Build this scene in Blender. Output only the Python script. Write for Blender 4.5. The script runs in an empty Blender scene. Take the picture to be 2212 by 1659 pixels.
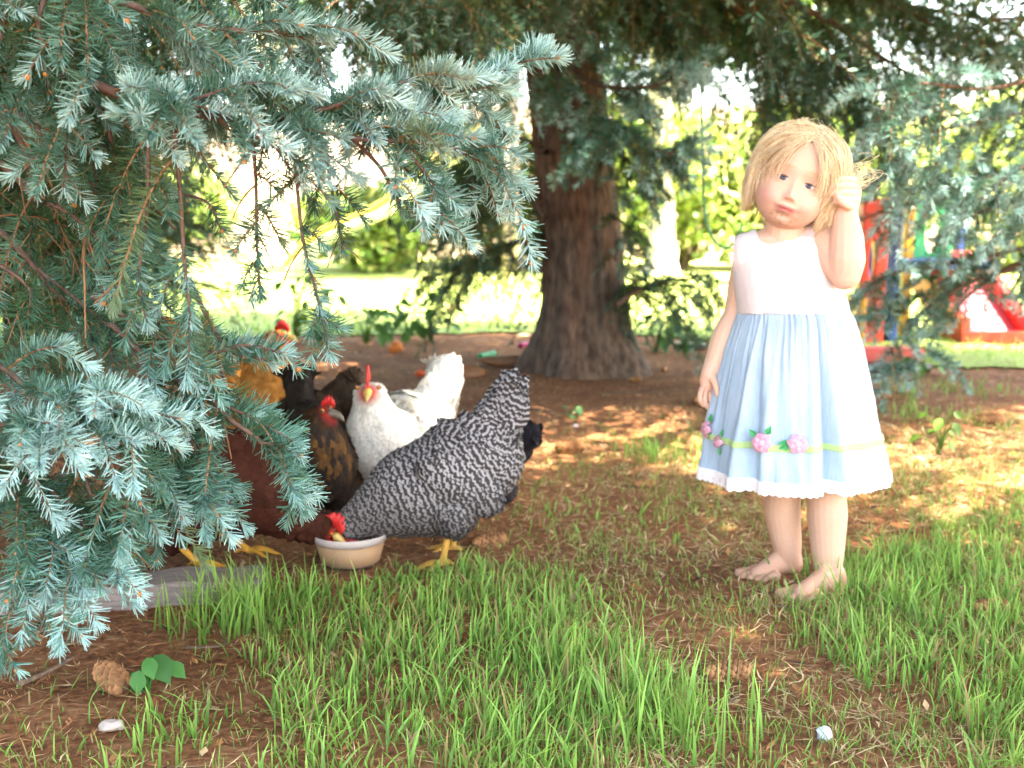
import bpy, bmesh, math
import numpy as np
from mathutils import Vector, Matrix
rng = np.random.default_rng(11)
PI = math.pi
S = bpy.context.scene
COL = S.collection

# ------------------------------------------------------------------ camera, sky, sun, exposure
CAM_H, PITCH, FP = 0.70, math.radians(9.07), 2372.0     # FP: focal length in units of a 2212 px wide picture
cam_d = bpy.data.cameras.new('camera')
cam = bpy.data.objects.new('camera', cam_d)
COL.objects.link(cam)
cam.location = (0, 0, CAM_H)
cam.rotation_euler = (PI / 2 - PITCH, 0, 0)
cam_d.sensor_width = 36.0
cam_d.lens = 36.0 * FP / 2212.0
cam_d.clip_start, cam_d.clip_end = 0.05, 400
cam_d.dof.use_dof = True
cam_d.dof.focus_distance = 1.5
cam_d.dof.aperture_fstop = 5.2
S.camera = cam

SUN_AZ, SUN_EL = math.radians(112), math.radians(58)
world = bpy.data.worlds.new('World')
S.world = world
world.use_nodes = True
wn = world.node_tree
wn.nodes.clear()
sky = wn.nodes.new('ShaderNodeTexSky')
sky.sky_type = 'NISHITA'
sky.sun_disc = False
sky.sun_elevation = SUN_EL
sky.sun_rotation = SUN_AZ
sky.dust_density = 2.5
sky.ozone_density = 0.6
bg = wn.nodes.new('ShaderNodeBackground')
bg.inputs[1].default_value = 0.10
wo = wn.nodes.new('ShaderNodeOutputWorld')
wn.links.new(sky.outputs[0], bg.inputs[0])
wn.links.new(bg.outputs[0], wo.inputs[0])
sun_d = bpy.data.lights.new('sun', 'SUN')
sun_d.energy = 5.0
sun_d.angle = math.radians(0.5)
sun_d.color = (1.0, 0.94, 0.84)
sun = bpy.data.objects.new('sun', sun_d)
COL.objects.link(sun)
sv = Vector((math.sin(SUN_AZ) * math.cos(SUN_EL), math.cos(SUN_AZ) * math.cos(SUN_EL), math.sin(SUN_EL)))
sun.rotation_euler = sv.to_track_quat('Z', 'Y').to_euler()
sun.location = (6, -2, 12)
VS = S.view_settings
VS.view_transform = 'Standard'
VS.look = 'None'
VS.exposure = 4.62
VS.gamma = 1.0
VS.use_curve_mapping = False
VS.use_white_balance = True
VS.white_balance_temperature = 7900
VS.white_balance_tint = 8
S.cycles.use_denoising = True
S.cycles.max_bounces = 8
S.cycles.transparent_max_bounces = 8

# ------------------------------------------------------------------ helpers
CP, SP = math.cos(PITCH), math.sin(PITCH)

def at(x, y, Y):
    """World point at distance Y whose place in the photograph (2212 x 1659) is x, y."""
    v = -(y - 829.5) / FP
    k = Y / (CP + SP * v)
    return np.array([(x - 1106) / FP * k, Y, CAM_H + (CP * v - SP) * k])

def gnd(x, y, z=0.0):
    v = -(y - 829.5) / FP
    k = (z - CAM_H) / (CP * v - SP)
    return np.array([(x - 1106) / FP * k, (CP + SP * v) * k, z])

def proj(P):
    P = np.asarray(P, float)
    d = P - np.array([0, 0, CAM_H])
    w = d[..., 1] * CP - d[..., 2] * SP
    u = d[..., 1] * SP + d[..., 2] * CP
    w = np.where(w < 0.05, 0.05, w)
    return 1106 + FP * d[..., 0] / w, 829.5 - FP * u / w

def hsh(i, j, k, seed):
    n = (i * 374761393 + j * 668265263 + k * 2147483647 + seed * 1274126177) & 0xffffffff
    n = ((n ^ (n >> 13)) * 1274126177) & 0xffffffff
    return ((n ^ (n >> 16)) & 0xffff) / 65535.0

def vnoise(P, seed=0):
    P = np.asarray(P, float)
    i = np.floor(P).astype(np.int64)
    f = P - i
    f = f * f * (3 - 2 * f)
    r = 0
    for a in (0, 1):
        for b in (0, 1):
            for c in (0, 1):
                w = (f[..., 0] if a else 1 - f[..., 0]) * (f[..., 1] if b else 1 - f[..., 1]) * (f[..., 2] if c else 1 - f[..., 2])
                r = r + w * hsh(i[..., 0] + a, i[..., 1] + b, i[..., 2] + c, seed)
    return r

def norm(v):
    return v / np.maximum(np.linalg.norm(v, axis=-1, keepdims=True), 1e-9)

def gz(x, y):
    x = np.asarray(x, float); y = np.asarray(y, float)
    P = np.stack([x * 2.2, y * 2.2, np.zeros_like(x)], -1)
    P2 = np.stack([x * 7, y * 7, np.zeros_like(x) + 3], -1)
    return (vnoise(P, 5) - 0.5) * 0.022 + (vnoise(P2, 6) - 0.5) * 0.010

def inside(x, y, poly):
    poly = np.asarray(poly, float); r = np.zeros(len(x), bool); j = len(poly) - 1
    for i in range(len(poly)):
        c = ((poly[i, 1] > y) != (poly[j, 1] > y)) & (x < (poly[j, 0] - poly[i, 0]) * (y - poly[i, 1]) / (poly[j, 1] - poly[i, 1] + 1e-9) + poly[i, 0])
        r ^= c; j = i
    return r

class Geo:
    """Collects vertices, faces and one colour per vertex, then links them as ONE mesh object."""
    def __init__(s):
        s.v, s.c, s.f, s.n = [], [], [], 0
    def add(s, V, F, col):
        V = np.asarray(V, float).reshape(-1, 3)
        col = np.asarray(col, float)
        if col.ndim == 1:
            col = np.repeat(col[None, :], len(V), 0)
        F = np.asarray(F, np.int64)
        s.v.append(V); s.c.append(col[:, :3]); s.f.append(F + s.n); s.n += len(V)
    def mesh(s, name, smooth=True):
        me = bpy.data.meshes.new(name)
        V = np.concatenate(s.v); C = np.concatenate(s.c)
        tot = [f.size for f in s.f]
        loops = np.concatenate([f.ravel() for f in s.f])
        sizes = np.concatenate([np.full(len(f), f.shape[1], np.int32) for f in s.f])
        me.vertices.add(len(V)); me.vertices.foreach_set('co', V.astype(np.float32).ravel())
        me.loops.add(len(loops)); me.loops.foreach_set('vertex_index', loops.astype(np.int32))
        me.polygons.add(len(sizes))
        st = np.concatenate([[0], np.cumsum(sizes)[:-1]]).astype(np.int32)
        me.polygons.foreach_set('loop_start', st)
        me.polygons.foreach_set('use_smooth', np.full(len(sizes), smooth))
        me.update(calc_edges=True)
        set_col(me, C)
        return me
    def build(s, name, mat, parent=None, smooth=True, kind=None):
        return link(s.mesh(name, smooth), name, mat, parent, kind)

def set_col(me, C, name='col'):
    a = me.attributes.get(name) or me.attributes.new(name, 'FLOAT_COLOR', 'POINT')
    C = np.concatenate([C, np.ones((len(C), 1))], 1).astype(np.float32)
    a.data.foreach_set('color', C.ravel())

def link(me, name, mat, parent=None, kind=None):
    if mat is not None and len(me.materials) == 0:
        me.materials.append(mat)
    o = bpy.data.objects.new(name, me)
    COL.objects.link(o)
    if parent is not None:
        o.parent = parent
    if kind:
        o['kind'] = kind
    return o

def empty(name, loc=(0, 0, 0), rz=0.0):
    o = bpy.data.objects.new(name, None)
    COL.objects.link(o)
    o.location = loc; o.rotation_euler = (0, 0, rz)
    o.empty_display_size = 0.1
    return o

def tag(o, label, cat, group=None):
    o['label'] = label; o['category'] = cat
    if group:
        o['group'] = group
    return o

def smoothpath(pts, n):
    pts = np.asarray(pts, float)
    if len(pts) == 2:
        t = np.linspace(0, 1, n)[:, None]
        return pts[0] * (1 - t) + pts[1] * t
    P = np.vstack([2 * pts[0] - pts[1], pts, 2 * pts[-1] - pts[-2]])
    u = np.linspace(0, len(pts) - 1 - 1e-6, n)
    i = u.astype(int); t = (u - i)[:, None]
    a, b, c, d = P[i], P[i + 1], P[i + 2], P[i + 3]
    return 0.5 * (2 * b + (c - a) * t + (2 * a - 5 * b + 4 * c - d) * t ** 2 + (3 * b - a - 3 * c + d) * t ** 3)

def interp(vals, n):
    return np.interp(np.linspace(0, 1, n), np.linspace(0, 1, len(vals)), vals)

def tubes(P, R, sides=5):
    """P (T,n,3), R (T,n) -> vertices and quads of T tubes closed to a point-like tip."""
    P = np.asarray(P, float); R = np.asarray(R, float)
    if P.ndim == 2:
        P = P[None]; R = R[None]
    T, n, _ = P.shape
    t = norm(np.gradient(P, axis=1))
    ref = np.where(np.abs(t[..., 2:3]) > 0.92, np.array([1.0, 0, 0]), np.array([0, 0, 1.0]))
    ref = np.repeat(ref[:, n // 2:n // 2 + 1], n, 1)
    u = norm(np.cross(t, ref)); v = np.cross(t, u)
    a = np.arange(sides) / sides * 2 * PI
    V = P[:, :, None] + R[:, :, None, None] * (np.cos(a)[None, None, :, None] * u[:, :, None] + np.sin(a)[None, None, :, None] * v[:, :, None])
    idx = np.arange(T * n * sides).reshape(T, n, sides)
    A, B = idx[:, :-1], idx[:, 1:]
    F = np.stack([A, np.roll(A, -1, 2), np.roll(B, -1, 2), B], -1).reshape(-1, 4)
    return V.reshape(-1, 3), F

def capped_tube(P, R, sides=12):
    V, F = tubes(P, R, sides)
    n = len(np.asarray(P))
    V = np.vstack([V, P[0], P[-1]])
    k = n * sides
    ca = [[k, (i + 1) % sides, i] for i in range(sides)]
    cb = [[k + 1, (n - 1) * sides + i, (n - 1) * sides + (i + 1) % sides] for i in range(sides)]
    return V, F, np.array(ca + cb)

def add_tube(g, P, R, col, sides=12):
    V, F, C = capped_tube(np.asarray(P, float), np.asarray(R, float), sides)
    n0 = g.n
    g.add(V, F, col)
    g.f.append(C + n0)

def sphere_vf(nu=24, nv=14):
    th = np.linspace(0, PI, nv + 1)[1:-1]
    ph = np.arange(nu) / nu * 2 * PI
    V = np.stack([np.outer(np.sin(th), np.cos(ph)), np.outer(np.sin(th), np.sin(ph)), np.outer(np.cos(th), np.ones(nu))], -1).reshape(-1, 3)
    V = np.vstack([V, [0, 0, 1], [0, 0, -1]])
    m = nv - 1
    idx = np.arange(m * nu).reshape(m, nu)
    Q = np.stack([idx[:-1], idx[1:], np.roll(idx[1:], -1, 1), np.roll(idx[:-1], -1, 1)], -1).reshape(-1, 4)
    t = [[m * nu, idx[0, i], idx[0, (i + 1) % nu]] for i in range(nu)] + [[m * nu + 1, idx[-1, (i + 1) % nu], idx[-1, i]] for i in range(nu)]
    return V, Q, np.array(t)

def add_ball(g, c, r, col=(1, 1, 1), M=None, nu=24, nv=14):
    V, Q, T = sphere_vf(nu, nv)
    V = V * np.asarray(r, float)
    if M is not None:
        V = V @ np.asarray(M).T
    n0 = g.n
    g.add(V + np.asarray(c), Q, col)
    g.f.append(T + n0)

def add_box(g, c, size, col, M=None):
    s = np.array([[x, y, z] for x in (-.5, .5) for y in (-.5, .5) for z in (-.5, .5)]) * np.asarray(size)
    if M is not None:
        s = s @ np.asarray(M).T
    F = np.array([[0, 1, 3, 2], [4, 6, 7, 5], [0, 4, 5, 1], [2, 3, 7, 6], [0, 2, 6, 4], [1, 5, 7, 3]])
    g.add(s + np.asarray(c), F, col)

def chain(g, pts, rad, col=(1, 1, 1), n=None, sides=14):
    """A round-ended tapered limb."""
    pts = np.asarray(pts, float)
    n = n or max(8, 5 * len(pts))
    P = smoothpath(pts, n); R = interp(rad, n)
    add_tube(g, P, R, col, sides)
    add_ball(g, P[0], [R[0]] * 3, col, nu=14, nv=8); add_ball(g, P[-1], [R[-1]] * 3, col, nu=14, nv=8)

def remesh(g, voxel, smooth_it=4, fac=0.5):
    me = g.mesh('volume')
    o = bpy.data.objects.new('volume', me)
    COL.objects.link(o)
    m = o.modifiers.new('r', 'REMESH'); m.mode = 'VOXEL'; m.voxel_size = voxel; m.use_smooth_shade = True
    if smooth_it:
        k = o.modifiers.new('s', 'SMOOTH'); k.factor = fac; k.iterations = smooth_it
    dg = bpy.context.evaluated_depsgraph_get()
    out = bpy.data.meshes.new_from_object(o.evaluated_get(dg))
    bpy.data.objects.remove(o); bpy.data.meshes.remove(me)
    out.polygons.foreach_set('use_smooth', np.ones(len(out.polygons), bool))
    for a in list(out.attributes):
        if a.name == 'col':
            out.attributes.remove(a)
    return out

def verts_of(me):
    V = np.zeros(len(me.vertices) * 3, np.float32); me.vertices.foreach_get('co', V)
    return V.reshape(-1, 3).astype(float)

def normals_of(me):
    V = np.zeros(len(me.vertices) * 3, np.float32); me.vertices.foreach_get('normal', V)
    return V.reshape(-1, 3).astype(float)

def gauss(P, c, s):
    d = (P - np.asarray(c)) / np.asarray(s)
    return np.exp(-np.sum(d * d, -1))

# ------------------------------------------------------------------ materials
def new_mat(name):
    m = bpy.data.materials.new(name); m.use_nodes = True
    nt = m.node_tree; nt.nodes.clear()
    return m, nt, nt.nodes, nt.links

def mat_attr(name, rough=0.6, transl=0.0, nscale=60.0, namp=0.25, spec=0.3, bump=0.0, sss=0.0, coat=0.0, sheen=0.0, stretch=(1, 1, 1)):
    """Colour from the mesh's own 'col', varied by a fine noise."""
    m, nt, N, L = new_mat(name)
    out = N.new('ShaderNodeOutputMaterial')
    at_ = N.new('ShaderNodeAttribute'); at_.attribute_name = 'col'
    tc = N.new('ShaderNodeTexCoord')
    mp = N.new('ShaderNodeMapping'); mp.inputs['Scale'].default_value = stretch
    L.new(tc.outputs['Object'], mp.inputs[0])
    nz = N.new('ShaderNodeTexNoise'); nz.inputs['Scale'].default_value = nscale; nz.inputs['Detail'].default_value = 4
    L.new(mp.outputs[0], nz.inputs['Vector'])
    mr = N.new('ShaderNodeMapRange'); mr.inputs['From Min'].default_value = 0.25; mr.inputs['From Max'].default_value = 0.75
    mr.inputs['To Min'].default_value = 1 - namp; mr.inputs['To Max'].default_value = 1 + namp
    L.new(nz.outputs['Fac'], mr.inputs['Value'])
    mx = N.new('ShaderNodeMix'); mx.data_type = 'RGBA'; mx.blend_type = 'MULTIPLY'; mx.inputs['Factor'].default_value = 1
    L.new(at_.outputs['Color'], mx.inputs['A']); L.new(mr.outputs[0], mx.inputs['B'])
    p = N.new('ShaderNodeBsdfPrincipled')
    p.inputs['Roughness'].default_value = rough
    p.inputs['Specular IOR Level'].default_value = spec
    p.inputs['Coat Weight'].default_value = coat
    p.inputs['Sheen Weight'].default_value = sheen
    if sss:
        p.inputs['Subsurface Weight'].default_value = sss
        p.inputs['Subsurface Radius'].default_value = (1.0, 0.35, 0.2)
        p.inputs['Subsurface Scale'].default_value = 0.008
    L.new(mx.outputs['Result'], p.inputs['Base Color'])
    if bump:
        b = N.new('ShaderNodeBump'); b.inputs['Strength'].default_value = bump; b.inputs['Distance'].default_value = 0.01
        L.new(nz.outputs['Fac'], b.inputs['Height']); L.new(b.outputs[0], p.inputs['Normal'])
    if transl:
        t = N.new('ShaderNodeBsdfTranslucent')
        L.new(mx.outputs['Result'], t.inputs['Color'])
        ms = N.new('ShaderNodeMixShader'); ms.inputs[0].default_value = transl
        L.new(p.outputs[0], ms.inputs[1]); L.new(t.outputs[0], ms.inputs[2])
        L.new(ms.outputs[0], out.inputs[0])
    else:
        L.new(p.outputs[0], out.inputs[0])
    return m

M_needle = mat_attr('spruce_needles', 0.55, 0.12, 30, 0.25, 0.12)
M_wood = mat_attr('spruce_twigs', 0.85, 0, 90, 0.35, 0.15, 0.4)
M_bark = mat_attr('spruce_bark', 0.9, 0, 38, 0.55, 0.1, 0.9, stretch=(1, 1, 0.35))
M_grass = mat_attr('grass_blades', 0.5, 0.35, 25, 0.2, 0.25)
M_leaf = mat_attr('leaves', 0.5, 0.4, 14, 0.2, 0.3)
M_litter = mat_attr('needle_litter', 0.85, 0, 40, 0.3, 0.15)
M_skin = mat_attr('skin', 0.55, 0, 160, 0.04, 0.3, 0.03, sss=0.25)
M_hair = mat_attr('hair', 0.42, 0.15, 220, 0.15, 0.4)
M_feather = mat_attr('feathers', 0.75, 0.0, 150, 0.22, 0.08, 0.1)
M_comb = mat_attr('comb', 0.5, 0, 220, 0.2, 0.4, 0.25, sss=0.2)
M_plain = mat_attr('painted', 0.5, 0, 40, 0.08, 0.3, 0.03)
M_plastic = mat_attr('plastic', 0.38, 0, 18, 0.07, 0.45, 0.02)
M_eye = mat_attr('wet_eye', 0.06, 0, 40, 0.03, 0.6)
M_cone = mat_attr('cone_scales', 0.75, 0, 90, 0.3, 0.2, 0.3)
M_board = mat_attr('weathered_wood', 0.85, 0, 30, 0.3, 0.15, 0.4, stretch=(1, 8, 8))
M_scale_leg = mat_attr('hen_legs', 0.5, 0, 260, 0.22, 0.35, 0.5)

def mat_ground(name, cols, scale, bump):
    m, nt, N, L = new_mat(name)
    out = N.new('ShaderNodeOutputMaterial'); p = N.new('ShaderNodeBsdfPrincipled')
    p.inputs['Roughness'].default_value = 0.92; p.inputs['Specular IOR Level'].default_value = 0.12
    tc = N.new('ShaderNodeTexCoord')
    n1 = N.new('ShaderNodeTexNoise'); n1.inputs['Scale'].default_value = scale; n1.inputs['Detail'].default_value = 8; n1.inputs['Roughness'].default_value = 0.7
    n2 = N.new('ShaderNodeTexNoise'); n2.inputs['Scale'].default_value = scale * 14; n2.inputs['Detail'].default_value = 4
    L.new(tc.outputs['Object'], n1.inputs['Vector']); L.new(tc.outputs['Object'], n2.inputs['Vector'])
    ad = N.new('ShaderNodeMath'); ad.operation = 'MULTIPLY_ADD'; ad.inputs[1].default_value = 0.5
    hf = N.new('ShaderNodeMath'); hf.operation = 'MULTIPLY'; hf.inputs[1].default_value = 0.5
    L.new(n2.outputs['Fac'], hf.inputs[0]); L.new(n1.outputs['Fac'], ad.inputs[0]); L.new(hf.outputs[0], ad.inputs[2])
    r = N.new('ShaderNodeValToRGB')
    r.color_ramp.elements[0].position = 0.33; r.color_ramp.elements[0].color = (*cols[0], 1)
    r.color_ramp.elements[1].position = 0.68; r.color_ramp.elements[1].color = (*cols[2], 1)
    e = r.color_ramp.elements.new(0.5); e.color = (*cols[1], 1)
    L.new(ad.outputs[0], r.inputs[0]); L.new(r.outputs[0], p.inputs['Base Color'])
    b = N.new('ShaderNodeBump'); b.inputs['Strength'].default_value = bump; b.inputs['Distance'].default_value = 0.02
    L.new(ad.outputs[0], b.inputs['Height']); L.new(b.outputs[0], p.inputs['Normal']); L.new(p.outputs[0], out.inputs[0])
    return m

M_soil = mat_ground('soil', [(0.075, 0.031, 0.015), (0.19, 0.080, 0.038), (0.32, 0.17, 0.085)], 5.0, 0.7)
M_lawn = mat_ground('lawn', [(0.15, 0.21, 0.06), (0.23, 0.29, 0.09), (0.32, 0.36, 0.15)], 3.0, 0.6)

def mat_fabric(name, col, col2, scale, sheen=0.2):
    m, nt, N, L = new_mat(name)
    out = N.new('ShaderNodeOutputMaterial'); p = N.new('ShaderNodeBsdfPrincipled')
    p.inputs['Roughness'].default_value = 0.9; p.inputs['Specular IOR Level'].default_value = 0.1; p.inputs['Sheen Weight'].default_value = sheen
    tc = N.new('ShaderNodeTexCoord')
    mp = N.new('ShaderNodeMapping'); mp.inputs['Scale'].default_value = (1, 1, 0.12)
    L.new(tc.outputs['Object'], mp.inputs[0])
    n1 = N.new('ShaderNodeTexNoise'); n1.inputs['Scale'].default_value = scale; n1.inputs['Detail'].default_value = 6
    L.new(mp.outputs[0], n1.inputs['Vector'])
    n2 = N.new('ShaderNodeTexNoise'); n2.inputs['Scale'].default_value = 14; n2.inputs['Detail'].default_value = 3
    L.new(tc.outputs['Object'], n2.inputs['Vector'])
    ad = N.new('ShaderNodeMath'); ad.operation = 'ADD'
    L.new(n1.outputs['Fac'], ad.inputs[0]); L.new(n2.outputs['Fac'], ad.inputs[1])
    r = N.new('ShaderNodeMapRange'); r.inputs['From Min'].default_value = 0.7; r.inputs['From Max'].default_value = 1.3
    L.new(ad.outputs[0], r.inputs['Value'])
    mx = N.new('ShaderNodeMix'); mx.data_type = 'RGBA'
    mx.inputs['A'].default_value = (*col, 1); mx.inputs['B'].default_value = (*col2, 1)
    L.new(r.outputs[0], mx.inputs['Factor']); L.new(mx.outputs['Result'], p.inputs['Base Color'])
    b = N.new('ShaderNodeBump'); b.inputs['Strength'].default_value = 0.12; b.inputs['Distance'].default_value = 0.004
    L.new(n1.outputs['Fac'], b.inputs['Height']); L.new(b.outputs[0], p.inputs['Normal']); L.new(p.outputs[0], out.inputs[0])
    return m

M_white_cloth = mat_fabric('white_cotton', (0.60, 0.515, 0.525), (0.66, 0.58, 0.585), 300)
M_blue_cloth = mat_fabric('blue_chambray', (0.28, 0.385, 0.51), (0.37, 0.475, 0.58), 260)

def mat_clear(name, col, rough, alpha_mix):
    m, nt, N, L = new_mat(name)
    out = N.new('ShaderNodeOutputMaterial')
    p = N.new('ShaderNodeBsdfPrincipled'); p.inputs['Base Color'].default_value = (*col, 1); p.inputs['Roughness'].default_value = rough
    t = N.new('ShaderNodeBsdfTransparent'); t.inputs[0].default_value = (0.93, 0.92, 0.92, 1)
    ms = N.new('ShaderNodeMixShader'); ms.inputs[0].default_value = alpha_mix
    L.new(t.outputs[0], ms.inputs[1]); L.new(p.outputs[0], ms.inputs[2]); L.new(ms.outputs[0], out.inputs[0])
    return m
M_clear = mat_clear('cloudy_plastic', (0.72, 0.66, 0.66), 0.25, 0.07)
M_rim = mat_clear('cloudy_rim', (0.66, 0.58, 0.58), 0.25, 0.55)

def mat_barred():
    m, nt, N, L = new_mat('barred_feathers')
    out = N.new('ShaderNodeOutputMaterial'); p = N.new('ShaderNodeBsdfPrincipled')
    p.inputs['Roughness'].default_value = 0.65; p.inputs['Specular IOR Level'].default_value = 0.2
    a = N.new('ShaderNodeAttribute'); a.attribute_name = 'bar'
    s = N.new('ShaderNodeSeparateColor'); L.new(a.outputs['Color'], s.inputs[0])
    tc = N.new('ShaderNodeTexCoord'); nz = N.new('ShaderNodeTexNoise'); nz.inputs['Scale'].default_value = 90; nz.inputs['Detail'].default_value = 3
    L.new(tc.outputs['Object'], nz.inputs['Vector'])
    md = N.new('ShaderNodeMath'); md.operation = 'MULTIPLY_ADD'; md.inputs[1].default_value = 2 * PI
    nm = N.new('ShaderNodeMath'); nm.operation = 'MULTIPLY'; nm.inputs[1].default_value = 3.0
    L.new(nz.outputs['Fac'], nm.inputs[0]); L.new(s.outputs[0], md.inputs[0]); L.new(nm.outputs[0], md.inputs[2])
    sn = N.new('ShaderNodeMath'); sn.operation = 'SINE'; L.new(md.outputs[0], sn.inputs[0])
    r = N.new('ShaderNodeMapRange'); r.inputs['From Min'].default_value = -0.05; r.inputs['From Max'].default_value = 0.75
    L.new(sn.outputs[0], r.inputs['Value'])
    mx = N.new('ShaderNodeMix'); mx.data_type = 'RGBA'
    mx.inputs['A'].default_value = (0.030, 0.026, 0.028, 1)
    dk = N.new('ShaderNodeMix'); dk.data_type = 'RGBA'
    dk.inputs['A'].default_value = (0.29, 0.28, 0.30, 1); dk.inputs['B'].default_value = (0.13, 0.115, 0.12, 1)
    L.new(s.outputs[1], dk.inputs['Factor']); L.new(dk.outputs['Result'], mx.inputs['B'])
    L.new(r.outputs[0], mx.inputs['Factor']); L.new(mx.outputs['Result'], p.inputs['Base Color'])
    L.new(p.outputs[0], out.inputs[0])
    return m
M_barred = mat_barred()

# ------------------------------------------------------------------ the ground and the lawn
def grid_sheet(name, xs, ys, zf, mat, mask=None):
    X, Y = np.meshgrid(xs, ys)
    V = np.stack([X, Y, zf(X, Y)], -1).reshape(-1, 3)
    ny, nx = X.shape
    i = np.arange(nx * ny).reshape(ny, nx)
    F = np.stack([i[:-1, :-1], i[:-1, 1:], i[1:, 1:], i[1:, :-1]], -1).reshape(-1, 4)
    if mask is not None:
        F = F[mask(V[F].mean(1))]
        u, inv = np.unique(F, return_inverse=True)
        V = V[u]; F = inv.reshape(F.shape)
    g = Geo(); g.add(V, F, (1, 1, 1))
    o = g.build(name, mat, kind='structure')
    return o

def axis(parts):
    return np.unique(np.concatenate([np.linspace(a, b, n) for a, b, n in parts]))
grid_sheet('ground', axis([(-90, -4, 20), (-4, 4, 140), (4, 90, 20)]), axis([(-60, 0.5, 14), (0.5, 8, 140), (8, 140, 30)]),
           lambda X, Y: np.where((np.abs(X) < 4) & (Y > .5) & (Y < 8), gz(X, Y), 0.0), M_soil)

def lawn_edge(x):
    """How far the soil reaches before the back lawn begins."""
    x = np.asarray(x, float)
    base = np.interp(x, [-8, -2.5, -1.3, -0.2, 0.6, 1.3, 2.0, 2.6, 8], [4.6, 5.2, 5.9, 6.1, 6.0, 5.6, 4.9, 4.6, 4.2])
    return base + 0.25 * (vnoise(np.stack([x * 3, x * 0, x * 0], -1), 2) - 0.5)
grid_sheet('lawn', axis([(-70, -8, 16), (-8, 8, 260), (8, 70, 16)]), axis([(3.8, 7.2, 90), (7.2, 70, 60)]),
           lambda X, Y: np.where((np.abs(X) < 4) & (Y < 8), gz(X, Y), 0.0) + 0.012, M_lawn,
           mask=lambda c: c[:, 1] > lawn_edge(c[:, 0]))

# ------------------------------------------------------------------ spruce branches
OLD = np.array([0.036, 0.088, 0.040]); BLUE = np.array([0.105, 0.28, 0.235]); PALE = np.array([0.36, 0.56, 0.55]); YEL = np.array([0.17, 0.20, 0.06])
TWIG = np.array([0.20, 0.115, 0.062]); LIMB = np.array([0.085, 0.055, 0.042])

def needles_for(shoots, L, blue, nlen, per_m, w, r, faces3=True):
    """shoots (S,6,3); one needle array for all of them."""
    Sn = len(shoots)
    cnt = np.maximum((L * per_m).astype(int), 6)
    sid = np.repeat(np.arange(Sn), cnt)
    n = len(sid)
    s = r.random(n)
    s = np.where(r.random(n) < 0.16, 1 - 0.12 * r.random(n), s)
    k = np.minimum((s * 5).astype(int), 4); f = (s * 5 - k)[:, None]
    A = shoots[sid, k]; B = shoots[sid, k + 1]
    pos = A * (1 - f) + B * f
    T = norm(B - A)
    ref = np.where(np.abs(T[:, 2:3]) > 0.9, np.array([1.0, 0, 0]), np.array([0, 0, 1.0]))
    u = norm(np.cross(T, ref)); v = np.cross(u, T)
    ph = r.random(n) * 2 * PI
    al = np.radians(62 - 38 * s ** 4 + r.normal(0, 9, n))
    d = T * np.cos(al)[:, None] + (u * np.cos(ph)[:, None] + v * np.sin(ph)[:, None]) * np.sin(al)[:, None]
    d = norm(d + v * 0.22)
    ln = nlen * (0.72 + 0.45 * r.random(n)) * (1 - 0.25 * s ** 6)
    tip = pos + d * ln[:, None] + np.array([0, 0, 0.06]) * ln[:, None] * 1.5
    q = norm(np.cross(d, r.normal(size=(n, 3)))); q2 = np.cross(d, q)
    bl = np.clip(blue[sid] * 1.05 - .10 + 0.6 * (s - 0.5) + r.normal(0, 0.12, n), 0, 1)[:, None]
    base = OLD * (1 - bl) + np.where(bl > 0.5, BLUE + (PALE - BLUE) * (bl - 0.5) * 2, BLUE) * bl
    brn = (r.random(Sn) < .05)[sid]
    yel = ((r.random(n) < 0.04) | brn)[:, None]
    base = np.where(yel, base * 0.5 + YEL * 0.5, base)
    base *= (0.8 + 0.4 * r.random(n))[:, None]
    if faces3:
        V = np.stack([pos - q * w, pos + q * w, tip + q * w * .45, tip - q * w * .45, pos - q2 * w, pos + q2 * w, tip + q2 * w * .45, tip - q2 * w * .45], 1).reshape(-1, 3)
        i = np.arange(n)[:, None] * 8
        F = np.concatenate([i + [0, 1, 2, 3], i + [4, 5, 6, 7]])
        C = np.repeat(base, 8, 0)
    else:
        mid = pos * 0.5 + tip * 0.5
        V = np.stack([pos, mid + q * w, tip, mid - q * w], 1).reshape(-1, 3)
        F = np.arange(n)[:, None] * 4 + np.array([0, 1, 2, 3])
        C = np.repeat(base, 4, 0)
    return V, F, C

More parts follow.
